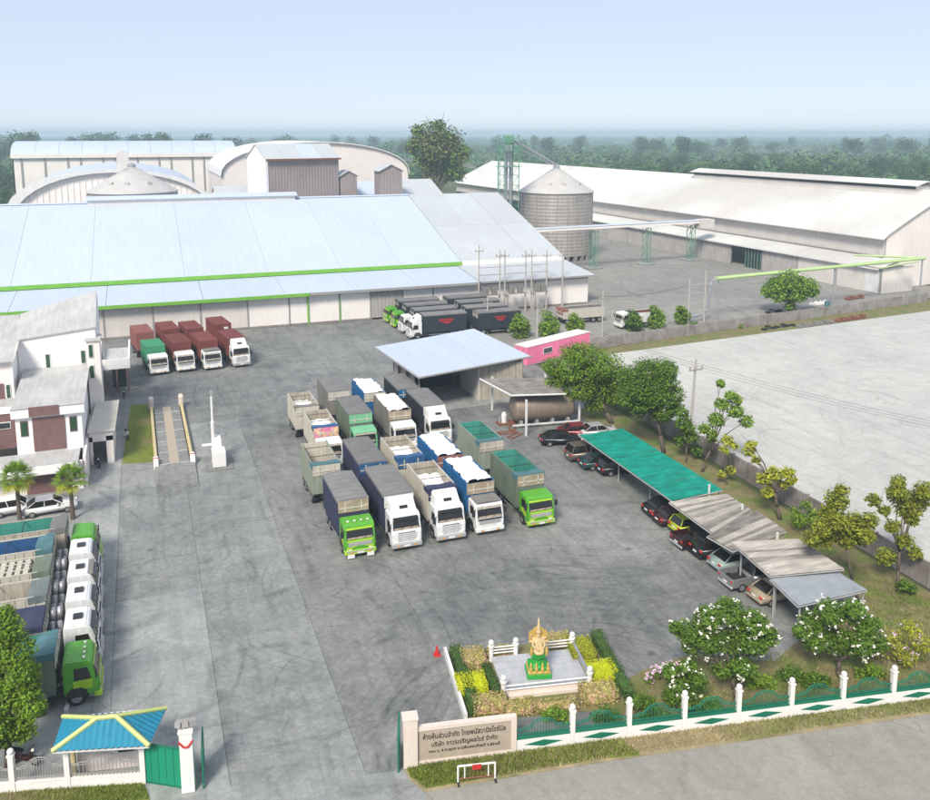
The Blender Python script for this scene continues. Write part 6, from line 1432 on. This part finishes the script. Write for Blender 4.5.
ptree('feathery_tree', 'feathery yellow green tree with bare trunk behind the metal carport', P(862, 612), [(836, 500, 10), (830, 514, 10), (822, 528, 9), (812, 538, 8), (838, 524, 11), (855, 524, 11), (862, 535, 10), (846, 538, 9), (842, 490, 6), (870, 520, 7), (826, 540, 7)], 'leaf_olive', 9000, .26, .13, split=.72, hollow=.1, jit=.9, grow=1.3)
ptree('feathery_tree', 'open feathery tree at the right edge of the picture', P(898, 588), [(898, 494, 9), (918, 500, 9), (908, 508, 10), (874, 500, 6), (893, 526, 6), (905, 541, 7), (916, 553, 6), (886, 556, 8), (924, 490, 8), (899, 482, 6), (884, 510, 5), (912, 520, 6)], 'leaf_olive', 7800, .26, .13, split=.5, hollow=.1, jit=.9, grow=1.35)
ptree('wall_shrub', 'low bush at the foot of the concrete wall on the right', P(906, 596), [(904, 585, 6), (912, 588, 5)], 'leaf_dark', 500, .2, .04, cat='shrub')
ptree('garden_shrub', 'loose yellowish shrub with pale flowers at the right edge', P(905, 668), [(893, 640, 12), (910, 630, 12), (922, 645, 12), (905, 655, 12), (880, 652, 8)], 'leaf_yellow', 1500, .2, .05, cat='shrub', hollow=.1, flower='petal_pink', nf=30)
for k, (px, py) in enumerate(((640, 710), (760, 690), (790, 682), (870, 680), (655, 722), (706, 712), (815, 688), (556, 722), (605, 722))):
    ptree('garden_shrub', ['low green shrub right of the shrine garden', 'dark green shrub under the left flowering tree', 'low shrub between the two flowering trees', 'low shrub behind the fence under the right flowering tree', 'leafy shrub behind the fence below the small blossom bush', 'leafy shrub behind the fence left of the broad frangipani trunk', 'leafy shrub behind the fence before the right frangipani trunk', 'low shrub behind the first fence bay beside the sign', 'low shrub behind the second fence bay'][k], P(px, py), [(px, py - 9, 8), (px + 9, py - 7, 7), (px - 9, py - 6, 6)], 'leaf_mid' if k % 2 else 'leaf_dark', 700, .18, .03, cat='shrub', hollow=.2)
ptree('flower_bed', 'pink and white flowering bush at the edge of the yard', P(660, 682), [(655, 674, 6), (666, 670, 8), (676, 668, 7), (648, 679, 5)], 'leaf_mid', 500, .15, .03, cat='shrub', hollow=.2, flower='petal_pink', nf=90)
# frangipanis
ptree('flowering_tree', 'broad frangipani tree with white blossoms beside the metal carport, left one', P(738, 700), [(690, 632, 13), (708, 618, 13), (730, 612, 14), (752, 622, 14), (768, 636, 10), (756, 642, 13), (732, 640, 15), (710, 640, 14), (692, 646, 9), (676, 628, 7), (742, 668, 13), (722, 668, 10)], 'leaf_dark', 13000, .21, .16, flower='petal', nf=230, hollow=.5, split=.35)
ptree('flowering_tree', 'round frangipani tree with white blossoms in front of the metal carport, right one', P(840, 678), [(812, 622, 12), (830, 612, 13), (852, 612, 12), (868, 626, 12), (876, 642, 10), (858, 644, 13), (836, 640, 14), (814, 640, 11), (802, 632, 8)], 'leaf_dark', 12000, .21, .16, flower='petal', nf=220, hollow=.5, split=.35)
ptree('flowering_tree', 'small round bush with white blossoms left of the broad frangipani', P(682, 714), [(672, 672, 9), (688, 668, 9), (696, 680, 10), (680, 684, 11), (686, 698, 12), (672, 696, 9)], 'leaf_dark', 3600, .22, .1, flower='petal', nf=45, hollow=.5)
ptree('corner_tree', 'dense green tree filling the bottom left corner', P(8, 768), [(4, 628, 16), (14, 650, 18), (-8, 660, 22), (24, 674, 15), (10, 690, 22), (32, 706, 12), (20, 728, 14), (-6, 730, 20), (30, 690, 10), (5, 612, 8)], 'leaf_mid', 16000, .2, .2, split=.4)
ptree('round_tree', 'broad round green tree in front of the big grain shed', P(790, 313), [(775, 286, 11), (790, 280, 12), (806, 286, 11), (798, 292, 11), (782, 293, 10), (768, 291, 7), (812, 291, 7), (790, 306, 6)], 'leaf_mid', 6000, .55, .4, split=.45)
ptree('big_tree', 'tall old tree rising behind the rear sheds on the skyline', pv(432, 200, 300).xy.to_3d() * 1.0, [(432, 132, 14), (450, 138, 13), (420, 143, 12), (440, 150, 17), (458, 155, 12), (425, 160, 12), (446, 168, 14), (434, 178, 12), (456, 172, 10), (418, 130, 7), (412, 148, 7), (440, 124, 6)], 'leaf_old', 9000, 1.1, 1.2, split=.35, hollow=.3)
for k, (px, py, hx, lb) in enumerate(((520, 338, 12, 'leafy young tree left in the row behind the pink container'), (512, 330, 9, 'tall young tree at the back of the row behind the pink container'), (548, 337, 13, 'conical shrub in the middle of the row behind the pink container'), (575, 334, 10, 'conical shrub right in the row behind the pink container'), (634, 331, 10, 'conical shrub left of the white tipper truck'), (656, 328, 11, 'conical shrub right of the white tipper truck'), (682.5, 324, 9, 'narrow shrub beside the twin pole frame'))):
    ptree('yard_shrub', lb, P(px, py), [(px, py - hx * .55, hx * .75), (px + 2, py - hx * 1.2, hx * .62), (px - 2, py - hx * 1.7, hx * .45), (px + hx * .3, py - hx * .8, hx * .6), (px - hx * .35, py - hx * .9, hx * .55)], 'leaf_mid' if k != 4 else 'leaf_dark', 1500, .45, .12, cat='shrub', group='shrubs along the far wall')
for k, (px, py) in enumerate(((692, 326), (738, 328), (762, 323), (830, 312), (668, 334))):
    ptree('weed_clump', ['weed clump at the wall below the twin pole frame', 'weed clump at the wall left of the pipe rack post', 'weed clump at the wall under the pipe rack', 'weed clump at the wall beside the pipe rack post', 'weed clump leftmost along the far wall'][k], P(px, py), [(px, py - 2, 3), (px + 3, py - 2, 3)], 'leaf_mid', 160, .35, 0, cat='weeds', hollow=.1)
# palms
def palm(label, base, h, n=26):
    o = thing('fan_palm', label, 'palm', base); rng = random.Random(len(label))
    part(o, 'trunk', MB().lathe([(.22, 0), (.17, h * .3), (.15, h * .9), (.2, h)], 10), 'bark')
    for k in range(n):
        a = k * 2.399; el = R(75 - 115 * k / n); stem = rng.uniform(.75, 1.0); fan = rng.uniform(.8, 1.05)
        d_ = Vector((math.cos(a) * math.cos(el), math.sin(a) * math.cos(el), math.sin(el))); s0 = Vector((0, 0, h)); s1 = s0 + d_ * stem
        mb = MB().tube(s0, s1, .025, .018, 4)
        side = d_.cross(Vector((0, 0, 1))).normalized(); upv = side.cross(d_)
        for j in range(13):
            t = R(-95 + 190 * j / 12); e = (d_ * math.cos(t) + side * math.sin(t)) * fan * (1 - .12 * abs(t)) + Vector((0, 0, -.22 * fan)) - upv * .02
            nrm = (d_ * -math.sin(t) + side * math.cos(t)) * .055
            m_ = s1 + e * .55 + Vector((0, 0, .08))
            mb.add([s1, m_ + nrm, s1 + e, m_ - nrm], [(0, 1, 2, 3)])
        part(o, 'frond', mb, 'leaf_yellow' if k > n * .75 else 'leaf_mid')
palm('fan palm with thick crown left in front of the office', P(20, 522), 4.0, 34); palm('fan palm with open crown right in front of the office', P(73, 519), 3.6)

# grass on verges: countless blades
def tufts(name, label, poly, n, size, z, mat='blade'):
    xs = [p_[0] for p_ in poly]; ys = [p_[1] for p_ in poly]; out = []
    rg = np.random.default_rng(len(label))
    while len(out) < n:
        x = rg.uniform(min(xs), max(xs)); y = rg.uniform(min(ys), max(ys)); ins = False; j = len(poly) - 1
        for i in range(len(poly)):
            if (poly[i][1] > y) != (poly[j][1] > y) and x < (poly[j][0] - poly[i][0]) * (y - poly[i][1]) / (poly[j][1] - poly[i][1]) + poly[i][0]: ins = not ins
            j = i
        if ins: out.append((x, y, z + size * .3))
    pts = np.array(out); V = leaf_quads(pts, size, 0., rg, .3); V[:, 2, 2] += size * .8; V[:, 0, 2] -= size * .2
    put(name, quads_mesh(name, V, mat), None, label=label, cat='grass', kind='stuff')
tufts('verge_grass', 'short dry grass along the road verge before the fence', [P(404, 767), P(930, 699), P(930, 712), P(800, 731), P(600, 760), P(424, 790)], 9000, .13, .03)
M('blade_green', (.17, .22, .03), .8, var=.3, s=.6, pos=True, island=.35)
tufts('verge_grass', 'greener grass on the verge before the name sign', [P(406, 768), P(620, 739.5), P(640, 755), P(600, 758.5), P(428, 787.5), P(411, 778)], 6000, .14, .04, 'blade_green')
tufts('lawn_grass', 'short green grass before the guard house fence', [P(0, 793), P(144, 783.5), P(150, 800), P(-20, 812)], 3000, .12, .03)
tufts('garden_grass', 'rough grass and weeds in the garden by the wall', [P(626, 730), P(640, 676), P(690, 660), P(800, 650), P(868, 606), (50, 50), (52, 38), P(925, 695)], 9000, .15, .05)
tufts('lawn_grass', 'mown grass patch left of the weighbridge', [P(123, 463), P(153, 461), P(158, 405), P(131, 406)], 1600, .1, .03)

# trees in the country behind, one by one
rng = np.random.default_rng(11)
def far_proto(k):
    r_ = np.random.default_rng(50 + k); hgt = 1.0
    bl_ = [((r_.uniform(-.22, .22), r_.uniform(-.22, .22), r_.uniform(.45, .82)), r_.uniform(.14, .26), .85) for _ in range(9)]
    pts, nr = crown_points(bl_, 1300, r_, .35)
    me = quads_mesh('crown', leaf_quads(pts, .05, .3, r_, .7), 'leaf_far')
    tm = MB().tube((0, 0, 0), (0, 0, .55), .025, .015, 5).tube((0, 0, .4), bl_[0][0], .014, .006, 4).tube((0, 0, .4), bl_[1][0], .014, .006, 4).mesh('trunk', 'bark')
    return me, tm
protos = [far_proto(k) for k in range(5)]
def far_tree(px, d_, h, label, group):
    base = at(px, 200, 1.0) - Vector((0, 0, H)); base.z = 0; base = base.normalized() * d_
    me, tm = protos[int(rng.integers(0, 5))]
    o = thing('distant_tree', label, 'tree', (base.x, base.y, -.1), rng.uniform(0, 6.28), group); s = h
    o.scale = (s * rng.uniform(.9, 1.25), s * rng.uniform(.9, 1.25), s)
    put('crown', me, o); put('trunk', tm, o)
for k in range(110):
    far_tree(rng.uniform(590, 945), rng.uniform(430, 820), rng.uniform(11, 19), 'hazy tree in the belt beyond the big grain shed', 'trees beyond the grain shed')
for k in range(26):
    far_tree(rng.uniform(-15, 18), rng.uniform(280, 640), rng.uniform(9, 15), 'hazy tree beyond the white storage hall at the left edge', 'trees at the far left')
for k in range(14):
    far_tree(rng.uniform(400, 500), rng.uniform(460, 640), rng.uniform(10, 16), 'hazy tree behind the tall old tree on the skyline', 'trees behind the old tree')
for k in range(22):
    far_tree(rng.uniform(-10, 235), rng.uniform(800, 1300), rng.uniform(26, 38), 'tall hazy tree showing above the white storage hall roof', 'tall trees over the storage hall')
for k in range(50):
    far_tree(rng.uniform(235, 940), rng.uniform(900, 1700), rng.uniform(20, 33), 'tall hazy tree breaking the far skyline', 'tall trees on the far skyline')
# the wood that fills the plain as one mass
from mathutils import noise as mnoise
N = []
dd = 560.0
while dd < 5600:
    cnt = int(dd * 1.5 / 8.0)
    az = rng.uniform(-.62, .62, cnt); d_ = dd * rng.uniform(.90, 1.10, cnt)
    for a, q in zip(az, d_):
        x, y = q * math.sin(a + PH), q * math.cos(a + PH)
        if q < 2600 and mnoise.noise(Vector((x * .006, y * .0035, 3.))) > .28: continue      # open fields
        N.append((x, y, q))
    dd *= 1.10
N = np.array(N)
per = 40
hts = rng.uniform(7, 16, len(N)) * (1 + .35 * np.array([mnoise.noise(Vector((p_[0] * .012, p_[1] * .012, 9.))) for p_ in N])); hts[rng.random(len(N)) < .06] *= 1.5
wid = hts * rng.uniform(.38, .66, len(N))
d0 = rng.normal(size=(len(N), per, 3)); d0 /= np.linalg.norm(d0, axis=2)[:, :, None]
pts = d0 * np.stack([wid, wid, hts * .36], 1)[:, None, :] * rng.uniform(.6, 1.05, (len(N), per, 1))
pts[:, :, 0] += N[:, None, 0]; pts[:, :, 1] += N[:, None, 1]; pts[:, :, 2] += (hts * .62)[:, None]
V = leaf_quads(pts.reshape(-1, 3), 2.9, .2, rng, .75, nrm=d0.reshape(-1, 3) * 1.6)
put('distant_woodland', quads_mesh('distant_woodland', V, 'leaf_far'), None, label='hazy woodland covering the plain up to the horizon', cat='woodland', kind='stuff')

# ================================================================ SMALL THINGS
def tyre_pile(label, px, py, n):
    q = P(px, py); o = thing('tyre_row', label, 'tyres', q, R(8))
    for i in range(n): part(o, 'tyre', MB().lathe([(.28, 0), (.5, .05), (.52, .15), (.5, .25), (.28, .3), (.27, .15)], 14), 'tyre', loc=(i * 1.15, (i % 2) * .3, .3 * (i % 3 == 1)))
tyre_pile('row of old black tyres at the foot of the far wall', 764, 330, 7); tyre_pile('scattered old tyres behind the far wall near the round tree', 768, 313, 4)
for k, (px, py, n, mt, lb) in enumerate(((798, 328, 7, 'grey_side', 'row of grey brown scrap parts lying on the pale lot'), (836, 322, 6, 'rust', 'row of rusty red farm implements lying on the pale lot'), (846, 300, 4, 'rust', 'rusty red implement beside the annex door'), (810, 306, 4, 'white_paint', 'white machine parts stored behind the far wall'))):
    q = P(px, py); o = thing('scrap_row', lb, 'scrap', q, R(8))
    for i in range(n):
        part(o, 'scrap_piece', MB().box(i * 1.3, i * 1.3 + 1.0, -.4, .4, 0, .35 + .3 * (i % 2)).tube((i * 1.3, -.5, .2), (i * 1.3 + .9, .5, .75), .07, n=5).tube((i * 1.3 + .5, -.55, .25), (i * 1.3 + .5, .55, .25), .25, n=10), mt)
q = P(827, 308); o = thing('water_barrel', 'teal blue barrel beside the pipe rack post', 'barrel', q); part(o, 'drum', MB().lathe([(.5, 0), (.52, .1), (.5, .6), (.52, .65), (.5, 1.3)], 14), 'teal_tarp'); part(o, 'lid', MB().lathe([(.5, 1.3), (.5, 1.36), (.1, 1.4)], 14), 'teal_tarp')
def motorbike(label, loc, rz, colr='car_red'):
    o = thing('motorbike', label, 'motorbike', loc, rz)
    for y in (-.62, .6):
        w_ = part(o, 'wheel', MB().tube((-.05, y, .29), (.05, y, .29), .29, n=16), 'tyre'); part(w_, 'rim', MB().tube((-.055, y, .29), (.055, y, .29), .18, n=12), 'rim')
    part(o, 'body', MB().prof([(-.45, .35), (-.5, .75), (-.38, .85), (-.2, .5), (.2, .5), (.35, .72), (.8, .75), (.75, .5), (.4, .3), (-.2, .25)], -.13, .13), colr, bevel=.03)
    part(o, 'seat', MB().prof([(.05, .7), (.8, .77), (.8, .86), (.3, .84), (.05, .78)], -.14, .14), 'dark', bevel=.02)
    part(o, 'handlebar', MB().tube((-.33, -.4, .98), (.33, -.4, .98), .02, n=6).tube((0, -.45, .5), (0, -.4, .98), .035, n=6), 'chassis')
    part(o, 'headlight', MB().ball((0, -.52, .88), .09, 8), 'lamp')
motorbike('motorbike parked in the porch opening of the office', P(97, 466), R(20), 'car_teal'); motorbike('motorbike parked inside the gate by the railing', P(25, 764), R(60), 'car_maroon'); motorbike('white motorbike on the path beside the weighbridge lawn', P(127, 438), R(10), 'car_white'); motorbike('motorbike parked under the office walkway', P(124, 397), R(0), 'car_black')
for k, (px, py, lb) in enumerate(((42, 706, 'green wheeled bin farther from the guard house'), (36, 716, 'green wheeled bin nearer the guard house'))):
    q = P(px, py); o = thing('waste_bin', lb, 'bin', q, R(10))
    part(o, 'body', MB().hexa([(-.45, -.35, .1), (.45, -.35, .1), (.45, .35, .1), (-.45, .35, .1)], [(-.6, -.45, 1.1), (.6, -.45, 1.1), (.6, .45, 1.1), (-.6, .45, 1.1)]), 'olive_side', bevel=.03); part(o, 'lid', MB().box(-.63, .63, -.48, .48, 1.1, 1.17), 'sage_side')
    for x in (-.4, .4): part(o, 'wheel', MB().tube((x - .04, .3, .1), (x + .04, .3, .1), .1, n=10), 'tyre')
a, b = P(66, 712), P(72, 692)
o = thing('parking_kerb', 'white painted kerb block beside the bright green truck', 'kerb', a, math.atan2((b - a).y, (b - a).x))
for i in range(3): part(o, 'kerb_stone', MB().box(i * (b - a).length / 3 + .01, (i + 1) * (b - a).length / 3 - .01, -.12, .12, 0, .2), 'trim_white', bevel=.02)
q = P(652, 432); 
def cable(label, a, b, sag):
    a = Vector(a); b = Vector(b); o = thing('power_line', label, 'cable', a)
    pts = [a.lerp(b, t / 14) - a - Vector((0, 0, sag * 4 * (t / 14) * (1 - t / 14))) for t in range(15)]
    part(o, 'wire', MB().path(pts, .012, 4), 'chassis')
pb = P(690, 440)
for k in range(3):
    dx = (-.9, 0, .9)[k]
    cable(['left', 'middle', 'right'][k] + ' power wire from the lot pole towards the right edge', (pb.x + dx + .35, pb.y, 8.3), (78 + dx, 30, 8.6), 1.2)
    cable(['left', 'middle', 'right'][k] + ' power wire from the lot pole towards the pole by the pink container', (pb.x + dx + .35, pb.y, 8.3), (P(537, 350).x + dx, P(537, 350).y, 7.2), .9)
    cable(['left', 'middle', 'right'][k] + ' power wire from the corner pole to the twin pole frame', (P(602, 338).x, P(602, 338).y + dx * .4, 6.9), (P(688, 325).x, P(688, 325).y + dx * .4, 7.1), .6)
# ---- haze over the plain
hz = put('haze', MB().box(-7100, 7100, -3100, 7100, -1.5, 44).mesh('haze', 'dark'), None, label='pale blue haze hanging over the whole plain', cat='haze', kind='stuff')
hm = bpy.data.materials.new('haze'); hm.use_nodes = True; hn = hm.node_tree; hn.nodes.clear()
pvn = hn.nodes.new('ShaderNodeVolumePrincipled'); pvn.inputs['Color'].default_value = (.66, .85, .98, 1); pvn.inputs['Density'].default_value = .0004; pvn.inputs['Anisotropy'].default_value = .1
ho = hn.nodes.new('ShaderNodeOutputMaterial'); hn.links.new(pvn.outputs[0], ho.inputs['Volume'])
hz.data.materials.clear(); hz.data.materials.append(hm)
